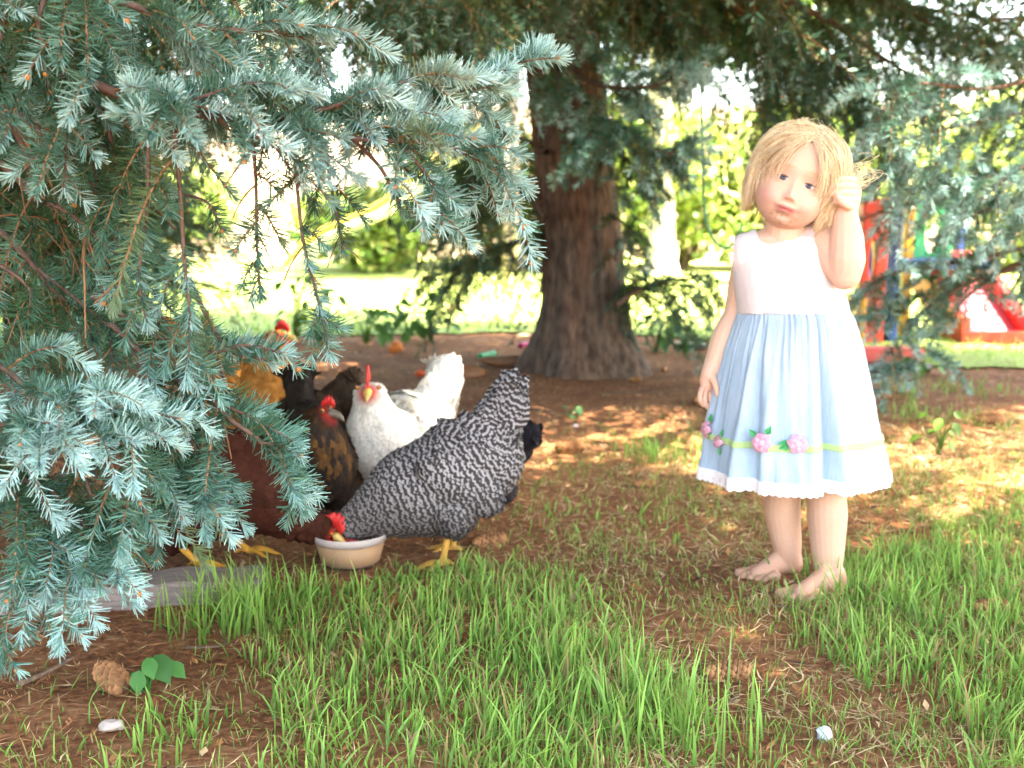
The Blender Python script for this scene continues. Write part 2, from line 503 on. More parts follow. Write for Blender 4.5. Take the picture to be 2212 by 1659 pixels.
def make_limb(pts, r0=0.008, r1=0.002, lat=0.22, nlat=14, sub=0.09, nlen=0.021, per_m=1500, w=0.0007, blue=0.6, droop=0.35,
              start=0.08, side_roll=0.6, seed=1, faces3=True, foliage_from=0.2, bare=0.0, limb_from=0.45, gap=0.034, fwd=0.75, prune=None):
    r = np.random.default_rng(seed)
    P = smoothpath(pts, 28)
    wood, ndl = Geo(), Geo()
    R = np.linspace(r0, r1, 28)
    V, F = tubes(P, R, 6)
    wood.add(V, F, LIMB * 1.2)
    seg = np.linalg.norm(np.diff(P, axis=0), axis=1).sum()
    sh, sl, sb = [], [], []
    stems, srad = [], []
    s6 = np.linspace(0, 1, 6)[:, None]
    def shoot(a, d, ln, dr, b, leafy=True, rr=0.0014):
        q = a + d * s6 * ln + np.array([0, 0, -1.0]) * dr * ln * s6 ** 2
        q = q + np.cumsum(r.normal(0, 0.012 * ln, (6, 3)), 0) * s6
        stems.append(q); srad.append(np.linspace(rr, rr * 0.55, 6))
        if leafy:
            sh.append(q); sl.append(ln); sb.append(b)
        return q
    # the limb's own leafy end
    for a, b in ((0.45, 0.62), (0.62, 0.8), (0.8, 1.0)):
        if b > limb_from:
            i0, i1 = int(a * 27), int(b * 27)
            q = smoothpath(P[i0:i1 + 1], 6)
            sh.append(q); sl.append(np.linalg.norm(q[-1] - q[0])); sb.append(blue * (0.6 + 0.5 * b))
    for i in range(nlat):
        t = start + (1 - start) * (i + r.random() * 0.9) / nlat
        k = min(int(t * 27), 26)
        T = norm(P[k + 1] - P[k]); a = P[k]
        ref = np.array([0, 0, 1.0]) if abs(T[2]) < 0.85 else np.array([0, 1.0, 0])
        sd = norm(np.cross(T, ref)) * (1 if i % 2 else -1)
        up = norm(np.cross(sd, T)); up = up * (1 if up[2] > 0 else -1)
        ang = math.radians(r.uniform(38, 66)); ro = r.normal(0, side_roll)
        d = norm(T * math.cos(ang) * fwd / 0.75 + (sd * math.cos(ro) + up * math.sin(ro)) * math.sin(ang))
        ln = lat * (1 - 0.62 * t) * r.uniform(0.65, 1.2)
        leafy = r.random() > bare
        if prune is not None and prune(a + d * ln * .75 - np.array([0, 0, droop * ln * .5])):
            continue
        b = np.clip(blue * (0.55 + 0.5 * t) + r.normal(0, 0.12), 0, 1)
        q = shoot(a, d, ln, droop * r.uniform(0.5, 1.4), b, leafy and ln < 0.13, 0.0022 if ln > 0.1 else 0.0015)
        if ln >= 0.13 and leafy:
            m = int(6 * foliage_from)
            qq = smoothpath(q[m:], 6); sh.append(qq); sl.append(ln * (1 - foliage_from)); sb.append(b)
        ns = int(ln / gap)
        for j in range(ns):
            s = 0.22 + 0.76 * (j + r.random()) / max(ns, 1)
            kk = min(int(s * 5), 4); ff = s * 5 - kk
            aa = q[kk] * (1 - ff) + q[kk + 1] * ff
            TT = norm(q[kk + 1] - q[kk])
            s2 = norm(np.cross(TT, up + r.normal(0, 0.25, 3))) * (1 if j % 2 else -1)
            an = math.radians(r.uniform(35, 60))
            dd = norm(TT * math.cos(an) + s2 * math.sin(an) + np.array([0, 0, -0.15]))
            if prune is not None and prune(aa + dd * sub * .6):
                continue
            shoot(aa, dd, sub * (1.1 - 0.5 * s) * r.uniform(0.6, 1.2), droop * 0.5 * r.uniform(0, 1.5), np.clip(b + 0.25 * s + r.normal(0, 0.1), 0, 1), r.random() > bare)
    if stems:
        V, F = tubes(np.array(stems), np.array(srad), 4)
        c = np.repeat((TWIG * r.uniform(0.6, 1.25, (len(stems), 1))), 24, 0)
        wood.add(V, F, c)
    if sh:
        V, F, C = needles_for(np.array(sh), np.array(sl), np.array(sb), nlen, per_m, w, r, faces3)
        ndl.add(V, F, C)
        # small brown buds at some tips
        ends = np.array([q[-1] for q in sh]); pick = r.random(len(ends)) < 0.14
        for e in ends[pick][:40]:
            add_ball(wood, e, [0.0036 * r.uniform(.7, 1.2)] * 3, np.array([0.36, 0.17, 0.06]) * r.uniform(0.8, 1.2), nu=6, nv=4)
    return wood, ndl

def add_limb(parent, pts, **kw):
    w, n = make_limb(pts, **kw)
    o = w.build('branch', M_wood, parent)
    if n.n:
        c = n.build('needles', M_needle, o, smooth=False, kind='stuff')
    return o

def place_pair(wm, nm, parent, M):
    o = link(wm, 'branch', M_wood, parent); o.matrix_local = M
    c = link(nm, 'needles', M_needle, o, 'stuff')
    return o

# ---- bark trunk
def make_trunk(pts, rad, name, parent, seed, flare=None, amp=0.012, col=(0.105, 0.075, 0.060), mat=None, nseg=170, sides=110):
    P = smoothpath(pts, nseg); R = interp(rad, nseg)
    a = np.arange(sides) / sides * 2 * PI
    A, Z = np.meshgrid(a, P[:, 2])
    rr = np.repeat(R[:, None], sides, 1)
    if flare is not None:
        h = np.clip(1 - Z / flare[0], 0, 1)
        lob = 0.55 + 0.45 * np.cos(A * 3 + 0.7) * np.cos(A * 2 - 0.4 + seed)
        rr = rr + flare[1] * h ** 2.4 * (0.6 + 0.9 * lob)
    q = np.stack([np.cos(A) * 9, np.sin(A) * 9, Z * 11], -1)
    n1 = vnoise(q * np.array([1.2, 1.2, 1.0]), seed); n2 = vnoise(q * np.array([2.6, 2.6, 1.7]), seed + 1); n3 = vnoise(q * np.array([5, 5, 4]), seed + 2)
    ridge = np.abs(n1 - 0.5) * 1.2 + np.abs(n2 - 0.5)
    rr = rr + amp * (ridge - 0.45) + amp * 0.5 * (n3 - 0.5)
    V = np.stack([P[:, None, 0] + rr * np.cos(A), P[:, None, 1] + rr * np.sin(A), Z], -1).reshape(-1, 3)
    i = np.arange(nseg * sides).reshape(nseg, sides)
    F = np.stack([i[:-1], np.roll(i[:-1], -1, 1), np.roll(i[1:], -1, 1), i[1:]], -1).reshape(-1, 4)
    tone = (0.62 + 0.8 * np.clip(ridge, 0, 1) + 0.25 * (n3 - 0.5)).reshape(-1, 1)
    red = (vnoise(q * 0.35, seed + 4).reshape(-1, 1) - 0.5)
    C = np.array(col) * tone * (1 + np.array([0.35, 0.0, -0.15]) * red)
    g = Geo(); g.add(V, F, C)
    return g.build(name, mat or M_bark, parent)

# ------------------------------------------------------------------ main spruce (trunk in the middle)
def path3(*p):
    return np.array([at(*q) for q in p])

main_tree = empty('spruce_tree', gnd(1268, 800))
tag(main_tree, 'big blue spruce with a bare brown trunk, flared roots and branches over the soil', 'tree')
def loc(parent, P):
    return np.asarray(P, float) - np.array(parent.location)
MT = np.array(main_tree.location)
top = at(1213, 60, MT[1] - 0.02)
trunk_pts = [[0.0, 0.0, -0.06], loc(main_tree, at(1258, 560, MT[1])), loc(main_tree, at(1230, 260, MT[1])), loc(main_tree, top)]
trunk_pts.append(np.array(trunk_pts[-1]) + np.array([-0.10, 0.02, 1.6]))
trunk_pts.append(np.array(trunk_pts[-1]) + np.array([-0.12, 0.02, 2.6]))
make_trunk(trunk_pts, [0.195, 0.178, 0.165, 0.158, 0.13, 0.05], 'trunk', main_tree, 3, flare=(0.40, 0.105), nseg=260, sides=150)

def main_limb(pts, **kw):
    return add_limb(main_tree, loc(main_tree, path3(*pts)), **kw)
K = dict(per_m=950, w=0.0012, nlen=0.027)
# sprays of blue needles in front of and beside the trunk
main_limb([(1228, 150, 4.15), (1270, 175, 3.8), (1340, 190, 3.6), (1430, 180, 3.5), (1525, 125, 3.45)], r0=.012, lat=.24, nlat=22, sub=.09, blue=.62, droop=.45, seed=21, **K)
main_limb([(1250, 215, 4.15), (1300, 260, 3.8), (1360, 290, 3.6), (1440, 330, 3.5), (1500, 310, 3.5)], r0=.010, lat=.26, nlat=18, sub=.09, blue=.55, droop=.6, seed=22, **K)
main_limb([(1330, 262, 3.7), (1285, 285, 3.6), (1245, 330, 3.55), (1212, 385, 3.5)], r0=.004, lat=.09, nlat=14, sub=.05, blue=.62, droop=.3, seed=23, limb_from=.0, **K)
main_limb([(1195, 140, 4.1), (1205, 170, 3.75), (1202, 215, 3.7), (1200, 255, 3.7)], r0=.004, lat=.08, nlat=10, sub=.05, blue=.6, droop=.4, seed=24, limb_from=.0, **K)
main_limb([(1260, 20, 4.1), (1290, 70, 3.8), (1310, 110, 3.7), (1318, 128, 3.65)], r0=.004, lat=.10, nlat=10, sub=.06, blue=.5, droop=.3, seed=25, limb_from=.0, **K)
main_limb([(1190, 0, 4.0), (1196, 20, 3.8), (1200, 45, 3.75)], r0=.004, lat=.08, nlat=8, sub=.05, blue=.5, droop=.3, seed=26, limb_from=.0, **K)
main_limb([(1380, 330, 3.6), (1440, 345, 3.6), (1452, 350, 3.55)], r0=.004, lat=.10, nlat=10, sub=.06, blue=.5, droop=.5, seed=27, limb_from=.0, **K)
main_limb([(1290, 235, 4.15), (1345, 330, 3.95), (1375, 370, 3.9), (1395, 395, 3.9)], r0=.006, lat=.16, nlat=14, sub=.07, blue=.35, droop=.5, seed=28, **K)
main_limb([(1300, 470, 4.3), (1345, 480, 4.2), (1362, 540, 4.2), (1352, 600, 4.2)], r0=.006, lat=.12, nlat=10, sub=.06, blue=.3, droop=.7, seed=29, bare=.3, **K)
D = dict(per_m=520, w=0.0014, nlen=0.026)
# low limb to the right of the trunk
main_limb([(1330, 660, 4.35), (1390, 622, 4.45), (1470, 603, 4.6), (1570, 612, 4.7)], r0=.012, lat=.34, nlat=24, sub=.11, blue=.12, droop=.9, seed=31, **D)
main_limb([(1330, 560, 4.5), (1350, 520, 4.8), (1370, 480, 5.0)], r0=.008, lat=.2, nlat=12, sub=.08, blue=.12, droop=.8, seed=32, **D)
# dark limbs behind and left of the trunk
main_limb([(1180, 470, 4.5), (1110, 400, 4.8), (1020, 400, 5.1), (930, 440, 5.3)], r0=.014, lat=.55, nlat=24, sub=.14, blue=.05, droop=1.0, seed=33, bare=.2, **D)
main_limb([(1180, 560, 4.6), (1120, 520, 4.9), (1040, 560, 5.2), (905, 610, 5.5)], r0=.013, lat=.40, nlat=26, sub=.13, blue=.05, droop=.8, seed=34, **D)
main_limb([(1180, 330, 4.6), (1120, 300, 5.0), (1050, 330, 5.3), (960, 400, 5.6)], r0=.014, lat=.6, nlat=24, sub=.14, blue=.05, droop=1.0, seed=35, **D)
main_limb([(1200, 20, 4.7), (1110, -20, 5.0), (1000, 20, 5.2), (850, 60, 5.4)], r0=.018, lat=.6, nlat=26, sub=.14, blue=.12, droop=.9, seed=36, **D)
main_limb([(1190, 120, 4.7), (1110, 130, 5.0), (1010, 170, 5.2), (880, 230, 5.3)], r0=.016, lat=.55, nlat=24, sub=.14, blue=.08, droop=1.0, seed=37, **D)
main_limb([(1190, -60, 4.2), (1060, -30, 3.6), (930, 10, 3.3), (820, 60, 3.2)], r0=.014, lat=.4, nlat=24, sub=.11, blue=.3, droop=.7, seed=38, **D)
main_limb([(1180, -90, 4.2), (1000, -70, 3.4), (800, -30, 3.0), (660, 40, 2.9)], r0=.014, lat=.45, nlat=26, sub=.11, blue=.3, droop=.7, seed=39, **D)
main_limb([(1190, 0, 4.3), (1090, 10, 3.9), (1000, 40, 3.7), (960, 75, 3.6)], r0=.010, lat=.3, nlat=18, sub=.10, blue=.3, droop=.8, seed=40, **D)
# hanging dark curtain right of the trunk top, then the bough to the upper right
for i, (x0, x1, yy, Y) in enumerate([(1300, 1420, 20, 4.3), (1330, 1520, 5, 4.6), (1350, 1600, -20, 4.9), (1380, 1660, 10, 5.2), (1330, 1480, -50, 4.0), (1420, 1740, -40, 4.6)]):
    main_limb([(1250, yy - 60, 4.3), (x0 + 30, yy - 30, Y), ((x0 + x1) / 2 + 30, yy, Y), (x1, yy + 60, Y)], r0=.012, lat=.36, nlat=20, sub=.12, blue=.10, droop=.9, seed=50 + i, **D)
for i, q in enumerate([[(1280, -60, 4.3), (1560, -40, 4.0), (1760, 30, 3.8), (1900, 120, 3.7), (2010, 190, 3.6)],
                       [(1560, -50, 4.1), (1720, 60, 4.0), (1830, 170, 3.9), (1890, 260, 3.9)],
                       [(1500, -60, 4.4), (1640, 60, 4.5), (1690, 130, 4.5), (1710, 200, 4.5)],
                       [(1600, -80, 4.6), (1850, -20, 4.5), (2030, 60, 4.4), (2200, 120, 4.4)],
                       [(1500, -40, 5.0), (1640, 10, 5.0), (1760, 60, 5.0), (1850, 150, 5.0)], [(1700, -60, 5.0), (1900, 0, 5.0), (2060, 30, 5.0), (2230, 60, 5.0)]]):
    main_limb(q, r0=.02, lat=.42, nlat=30, sub=.11, blue=.25 if i != 2 else .1, droop=.8, seed=60 + i, **D)

# ------------------------------------------------------------------ shared limbs for crowns
protos = []
for i in range(3):
    w_, n_ = make_limb([(0, 0, 0), (.5, .02, .05), (1.0, .03, .0), (1.6, 0, -.18)], r0=.022, r1=.004, lat=.75, nlat=30, sub=.2, nlen=.03, per_m=190,
                       w=.0042, blue=.3, droop=.5, seed=90 + i, faces3=False, gap=.05, limb_from=.3)
    protos.append((w_.mesh('branch'), n_.mesh('needles', False)))
    for m_ in protos[-1]:
        m_.materials.append(M_wood if m_.name.startswith('branch') else M_needle)

GAPS = [(gnd(1290, 960), .42), (gnd(1330, 900), .30), (gnd(2110, 1080), .42), (gnd(2240, 1085), .38), (gnd(1000, 775), .30)]
SUNV = np.array(sv)
def sun_gap(P):
    """True where a limb would close one of the gaps through which the sun reaches the soil."""
    for gp, rad in GAPS:
        d = P - gp
        if np.linalg.norm(d - SUNV * np.dot(d, SUNV)) < rad:
            return True
    return False
def crown(parent, z0, z1, n, r_low, r_high, seed, allow=lambda a, z: True, axis_at=None):
    r = np.random.default_rng(seed)
    for i in range(n):
        z = z0 + (z1 - z0) * (i + r.random()) / n
        a = i * 2.4 + r.normal(0, 0.25)
        if not allow(a, z):
            continue
        k = (z - z0) / (z1 - z0)
        ln = (r_low * (1 - k) + r_high * k) / 1.6 * r.uniform(0.85, 1.15)
        M = Matrix.Translation(Vector((0, 0, z)) + (Vector(axis_at(z)) if axis_at else Vector())) @ Matrix.Rotation(a, 4, 'Z') @ Matrix.Rotation(r.uniform(-0.08, 0.08), 4, 'Y') @ Matrix.Scale(ln, 4)
        if any(sun_gap(np.array(M @ Vector((q_, 0, 0))) + np.array(parent.location)) for q_ in (.3, .6, .9, 1.2, 1.5, 1.8)):
            continue
        p = protos[i % 3]
        place_pair(p[0], p[1], parent, M)
ax_main = lambda z: (-0.05 - 0.05 * z, 0.02, 0)
crown(main_tree, 2.0, 5.2, 90, 2.7, 0.8, 7, axis_at=ax_main)

# ------------------------------------------------------------------ right-hand spruce
right_tree = empty('spruce_tree', (2.55, 4.1, 0))
tag(right_tree, 'blue-green spruce at the right edge whose sprays hang before the red slide', 'tree')
make_trunk([[0, 0, -.05], [0, 0, 1.5], [0.02, 0, 4.6]], [.12, .10, .03], 'trunk', right_tree, 14, nseg=60, sides=40)
RL = np.array(right_tree.location)
ROPEN = [[(2075, 640), (2120, 630), (2230, 700), (2230, 770), (2080, 765), (2050, 690)], [(2130, 560), (2212, 560), (2212, 640), (2130, 620)]]
def right_open(P):
    x, y = proj(P + RL)
    return any(inside(np.array([x]), np.array([y]), o)[0] for o in ROPEN)
def right_limb(q, **kw):
    return add_limb(right_tree, path3(*q) - RL, prune=right_open, **kw)
KR = dict(per_m=900, w=0.0013, nlen=0.028)
rl = [
    ([(2560, 30, 4.0), (2330, 130, 3.6), (2150, 190, 3.3), (1990, 180, 3.1), (1880, 200, 3.0)], .34, 26, .45, .7),
    ([(2560, 120, 4.0), (2300, 220, 3.6), (2120, 260, 3.3), (1960, 300, 3.2)], .34, 24, .5, .8),
    ([(2560, 250, 4.0), (2300, 330, 3.7), (2100, 390, 3.5), (1960, 370, 3.4), (1870, 380, 3.35)], .34, 26, .5, .7),
    ([(2560, 330, 4.0), (2300, 420, 3.8), (2140, 450, 3.6), (2010, 520, 3.5)], .30, 22, .45, .9),
    ([(2560, 200, 4.0), (2350, 300, 3.4), (2210, 360, 3.1), (2120, 430, 3.0)], .26, 20, .6, .7),
    ([(2560, 470, 4.0), (2290, 520, 4.0), (2100, 560, 3.9), (1930, 590, 3.8), (1850, 640, 3.75)], .34, 24, .42, .8),
    ([(2500, 560, 4.1), (2200, 580, 4.0), (2040, 640, 3.9), (1960, 720, 3.8), (1990, 770, 3.8)], .32, 22, .42, .8),
    ([(2500, 480, 4.0), (2220, 560, 3.9), (2090, 640, 3.8), (2060, 700, 3.8)], .24, 16, .4, .9),
    ([(2560, 90, 4.2), (2330, 60, 4.2), (2170, 40, 4.2), (2040, 80, 4.2)], .45, 26, .12, 1.2),
    ([(2560, 170, 4.4), (2300, 220, 4.5), (2060, 250, 4.5), (1880, 300, 4.5)], .45, 26, .1, 1.0),
    ([(2560, 300, 4.4), (2330, 350, 4.5), (2100, 380, 4.6), (1920, 420, 4.6)], .45, 24, .1, 1.0),
    ([(2560, 420, 4.3), (2330, 430, 4.3), (2200, 480, 4.3), (2120, 600, 4.3)], .40, 22, .2, 1.0),
    ([(2560, 560, 4.1), (2330, 520, 3.6), (2230, 560, 3.5), (2180, 640, 3.5)], .26, 18, .5, .9),
    ([(2500, 500, 4.1), (2150, 430, 4.4), (1960, 440, 4.5), (1850, 480, 4.5)], .3, 20, .2, .8),
]
for i, (q, la, nl, bl, dr) in enumerate(rl):
    right_limb(q, r0=.012, lat=la, nlat=int(nl * (.62 if bl > .3 else .4)), sub=.10, blue=bl + .28, droop=dr, seed=120 + i, **(KR if bl > .3 else D))
crown(right_tree, 2.1, 4.4, 84, 2.5, 0.8, 17)

# ------------------------------------------------------------------ left foreground spruce
left_tree = empty('spruce_tree', (-1.75, 2.35, 0))
tag(left_tree, 'blue spruce at the left edge, its pale needled boughs closest to the camera', 'tree')
make_trunk([[0, 0, -.05], [0.02, 0, 1.5], [0.0, 0, 4.4]], [.16, .13, .03], 'trunk', left_tree, 15, nseg=60, sides=40)
LL = np.array(left_tree.location)
OPEN = [[(410, 425), (500, 375), (620, 390), (780, 410), (900, 500), (905, 640), (740, 650), (730, 720), (600, 730), (500, 730), (415, 590)],
        [(395, 1130), (470, 1150), (560, 1150), (700, 1085), (900, 1150), (900, 1300), (600, 1330), (300, 1330), (320, 1200)], [(690, 800), (1000, 620), (1300, 620), (1300, 1300), (690, 1300)], [(330, 640), (400, 660), (395, 720), (310, 735)],
        [(445, 800), (530, 795), (640, 800), (760, 800), (760, 1100), (672, 1080), (655, 950), (570, 880), (490, 850)], [(520, 1050), (570, 1040), (620, 1120), (600, 1160), (540, 1160)]]
def in_opening(P):
    x, y = proj(P + LL)
    return any(inside(np.array([x]), np.array([y]), o)[0] for o in OPEN)
def left_limb(q, **kw):
    return add_limb(left_tree, path3(*q) - LL, **kw)
F1 = dict(nlen=0.0225, per_m=1900, w=0.0008, gap=.060)
# (path, lateral length, laterals, sub length, blue, droop, bare, limb radius)
fl = [
    ([(-300, 20, 1.7), (30, 130, 1.45), (200, 180, 1.38), (330, 228, 1.36), (560, 262, 1.36), (820, 245, 1.38), (1040, 175, 1.42), (1180, 100, 1.45)], .18, 62, .085, .85, .30, 0, .009),
    ([(-300, -160, 1.6), (60, -60, 1.4), (280, 10, 1.36), (450, 60, 1.36), (600, 70, 1.4), (700, 95, 1.42)], .20, 30, .08, .72, .5, 0, .007),
    ([(-200, -120, 1.5), (200, -80, 1.4), (420, -40, 1.42), (600, 0, 1.46), (650, 50, 1.48)], .2, 24, .08, .62, .5, 0, .007),
    ([(520, 268, 1.36), (700, 235, 1.34), (860, 180, 1.34), (960, 150, 1.35)], .13, 20, .075, .9, .35, 0, .004),
    ([(600, 262, 1.36), (780, 300, 1.33), (940, 310, 1.33), (1045, 350, 1.34), (1112, 385, 1.35)], .13, 22, .075, .8, .5, 0, .004),
    ([(450, 250, 1.36), (560, 300, 1.31), (640, 350, 1.30), (655, 395, 1.3)], .12, 14, .075, .85, .6, 0, .003),
    ([(360, 235, 1.36), (420, 215, 1.31), (540, 180, 1.29), (640, 190, 1.29)], .14, 16, .075, .85, .4, 0, .003),
    ([(800, 262, 1.36), (880, 330, 1.33), (935, 400, 1.32), (955, 490, 1.32)], .09, 14, .06, .75, .5, 0, .003),
    ([(740, 280, 1.36), (820, 360, 1.36), (850, 420, 1.36), (870, 460, 1.37)], .10, 12, .06, .5, .6, .1, .003),
    # long thin hanging shoots before the bright lawn
    ([(630, 290, 1.37), (640, 380, 1.36), (655, 520, 1.35), (690, 660, 1.34), (712, 765, 1.33)], .05, 22, .03, .6, .4, .35, .0026),
    ([(545, 290, 1.39), (553, 400, 1.38), (555, 520, 1.38), (562, 640, 1.38)], .05, 22, .03, .42, .5, .15, .0026),
    ([(700, 300, 1.4), (715, 400, 1.4), (735, 500, 1.4), (740, 540, 1.4)], .05, 14, .03, .4, .5, .2, .0025),
    ([(372, 240, 1.36), (388, 400, 1.34), (398, 560, 1.33), (410, 690, 1.32), (402, 825, 1.31)], .13, 22, .06, .62, .6, .15, .0032),
    ([(300, 220, 1.37), (320, 330, 1.34), (315, 480, 1.34), (300, 600, 1.33), (318, 700, 1.32)], .12, 18, .06, .55, .7, .1, .003),
    ([(120, 160, 1.42), (140, 240, 1.38), (142, 330, 1.37), (138, 412, 1.36)], .07, 14, .04, .62, .5, 0, .003),
    ([(100, -20, 1.36), (82, 60, 1.34), (95, 140, 1.34), (108, 200, 1.34)], .07, 16, .04, .25, .4, 0, .003),
    ([(150, -20, 1.42), (150, 70, 1.4), (160, 140, 1.4), (165, 190, 1.4)], .08, 14, .04, .2, .4, 0, .003),
    ([(20, -40, 1.36), (10, 40, 1.35), (-5, 130, 1.35)], .09, 12, .05, .25, .5, 0, .003),
    ([(200, 180, 1.4), (240, 300, 1.42), (262, 420, 1.42), (255, 500, 1.42)], .11, 16, .05, .3, .6, .1, .003),
    ([(170, 200, 1.5), (190, 330, 1.52), (230, 450, 1.5), (245, 530, 1.5)], .12, 14, .06, .3, .6, .25, .003),
    # mostly bare inner twigs
    ([(-100, 190, 1.6), (60, 260, 1.55), (130, 370, 1.5), (200, 400, 1.48), (240, 470, 1.46)], .2, 12, .06, .3, .5, .6, .006),
    ([(-100, 300, 1.6), (10, 360, 1.55), (80, 430, 1.5), (150, 460, 1.48), (260, 560, 1.46), (420, 720, 1.44)], .22, 16, .06, .35, .6, .6, .006),
    ([(-100, 440, 1.6), (0, 500, 1.55), (80, 580, 1.5), (170, 650, 1.48), (300, 760, 1.46)], .2, 12, .06, .3, .6, .7, .006),
    ([(-80, 100, 1.7), (40, 300, 1.62), (70, 430, 1.6), (60, 560, 1.6)], .18, 10, .05, .15, .5, .8, .005),
    ([(60, 560, 1.5), (130, 640, 1.5), (230, 690, 1.5), (330, 760, 1.48)], .16, 10, .05, .2, .5, .8, .004),
    ([(-20, 560, 1.45), (60, 620, 1.42), (60, 690, 1.4)], .12, 8, .05, .15, .5, .3, .003),
    ([(160, 420, 1.5), (215, 600, 1.5), (235, 700, 1.48), (245, 790, 1.46)], .14, 10, .05, .25, .6, .6, .004),
    # lower left boughs
    ([(-300, 690, 1.6), (-40, 770, 1.36), (80, 850, 1.30), (180, 850, 1.27), (228, 842, 1.26)], .16, 24, .075, .85, .45, 0, .005),
    ([(-200, 840, 1.5), (0, 880, 1.33), (150, 930, 1.28), (250, 880, 1.28), (390, 905, 1.27)], .17, 26, .075, .85, .6, 0, .005),
    ([(-200, 920, 1.5), (-20, 920, 1.3), (60, 905, 1.25), (110, 915, 1.22)], .12, 16, .07, .9, .4, 0, .004),
    ([(160, 880, 1.3), (230, 940, 1.28), (270, 1020, 1.27), (300, 1080, 1.26), (345, 1160, 1.26)], .14, 18, .07, .6, .6, .05, .003),
    ([(-100, 980, 1.4), (10, 1040, 1.32), (60, 1140, 1.3), (75, 1165, 1.29)], .12, 18, .065, .5, .6, .05, .003),
    ([(-100, 1010, 1.4), (60, 1040, 1.33), (110, 1130, 1.31), (140, 1165, 1.3), (158, 1205, 1.3)], .12, 18, .06, .5, .6, .05, .003),
    ([(-100, 1130, 1.4), (20, 1200, 1.33), (65, 1230, 1.3), (88, 1268, 1.29)], .12, 18, .06, .6, .5, .05, .003),
    ([(30, 1120, 1.36), (120, 1190, 1.32), (170, 1215, 1.3), (200, 1250, 1.29)], .12, 18, .065, .75, .5, .05, .003),
    ([(110, 1060, 1.36), (190, 1140, 1.33), (235, 1160, 1.32), (265, 1190, 1.31)], .13, 16, .065, .55, .5, .05, .003),
    ([(150, 960, 1.36), (190, 1050, 1.35), (210, 1110, 1.35), (225, 1180, 1.35)], .12, 16, .06, .35, .6, .05, .003),
    # lower middle sprays before the hens
    ([(200, 640, 1.45), (330, 720, 1.38), (450, 760, 1.36), (530, 745, 1.35), (620, 765, 1.34)], .11, 20, .06, .62, .5, .1, .004),
    ([(240, 700, 1.45), (350, 800, 1.4), (450, 860, 1.38), (540, 900, 1.37), (645, 960, 1.37)], .13, 22, .07, .5, .5, .05, .004),
    ([(400, 780, 1.4), (480, 890, 1.36), (560, 950, 1.35), (620, 1010, 1.35), (665, 1100, 1.35)], .12, 22, .07, .52, .55, .03, .0035),
    ([(560, 955, 1.35), (610, 965, 1.34), (650, 985, 1.34)], .08, 10, .05, .6, .4, 0, .0025),
    ([(300, 780, 1.42), (390, 900, 1.36), (430, 990, 1.34), (480, 1060, 1.33), (530, 1140, 1.33)], .12, 20, .07, .58, .55, .03, .0035),
    ([(300, 820, 1.42), (350, 920, 1.4), (400, 1000, 1.4), (430, 1110, 1.4)], .12, 18, .065, .42, .6, .05, .0035),
    ([(240, 900, 1.4), (290, 990, 1.42), (350, 1060, 1.42), (400, 1100, 1.42)], .12, 16, .065, .35, .6, .05, .003),
    ([(300, 620, 1.4), (360, 700, 1.36), (400, 760, 1.34), (425, 830, 1.33)], .12, 16, .065, .75, .5, 0, .003),
    ([(410, 600, 1.4), (450, 690, 1.38), (500, 760, 1.37), (590, 780, 1.37)], .09, 14, .05, .5, .5, .15, .003),
    ([(470, 770, 1.4), (490, 850, 1.4), (475, 930, 1.4)], .1, 12, .055, .45, .5, .1, .003),
    # a small twig spray with few needles near the opening
    ([(400, 420, 1.4), (450, 440, 1.38), (480, 500, 1.38)], .09, 10, .04, .2, .3, .7, .002),
]
for i, (q, la, nl, su, bl, dr, ba, r0) in enumerate(fl):
    left_limb(q, r0=r0, r1=.0016, lat=la, nlat=int(nl * (.44 if i < 11 else .30 if i < 20 else .36)), sub=su, blue=bl, droop=dr, bare=ba, seed=200 + i, prune=None if 9 <= i <= 11 else in_opening, **F1)
# shaded inner limbs further back on the left
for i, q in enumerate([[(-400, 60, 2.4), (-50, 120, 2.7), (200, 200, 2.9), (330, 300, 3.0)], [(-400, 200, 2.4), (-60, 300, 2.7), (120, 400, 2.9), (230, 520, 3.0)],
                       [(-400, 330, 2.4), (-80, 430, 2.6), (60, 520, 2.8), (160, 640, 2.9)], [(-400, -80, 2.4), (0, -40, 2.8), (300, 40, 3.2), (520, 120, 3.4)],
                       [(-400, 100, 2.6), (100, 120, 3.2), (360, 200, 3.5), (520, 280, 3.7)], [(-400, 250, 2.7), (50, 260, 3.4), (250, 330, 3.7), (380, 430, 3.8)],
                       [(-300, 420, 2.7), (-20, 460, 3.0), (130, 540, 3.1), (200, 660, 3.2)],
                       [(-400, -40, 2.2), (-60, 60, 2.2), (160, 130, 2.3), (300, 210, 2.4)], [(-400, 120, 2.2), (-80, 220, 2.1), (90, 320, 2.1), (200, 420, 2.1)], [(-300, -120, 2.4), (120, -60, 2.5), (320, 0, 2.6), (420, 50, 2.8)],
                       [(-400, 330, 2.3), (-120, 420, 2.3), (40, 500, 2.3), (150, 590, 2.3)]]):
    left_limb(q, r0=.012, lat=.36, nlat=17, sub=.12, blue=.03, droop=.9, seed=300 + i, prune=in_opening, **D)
crown(left_tree, 2.0, 4.4, 90, 2.4, 0.9, 27)
crown(left_tree, 0.3, 2.0, 70, 1.7, 1.8, 29, allow=lambda a, z: math.radians(125) < a % (2 * PI) < math.radians(300))  # unseen low limbs added to keep skylight off the inner left boughs
dark_tree = empty('spruce_tree', (-2.35, 5.3, 0))
tag(dark_tree, 'dense dark spruce in deep shade behind the bare left twigs, branches to the ground', 'tree')
make_trunk([[0, 0, -.05], [0, 0, 1.5], [0, 0, 4.4]], [.11, .09, .03], 'trunk', dark_tree, 18, nseg=50, sides=30)
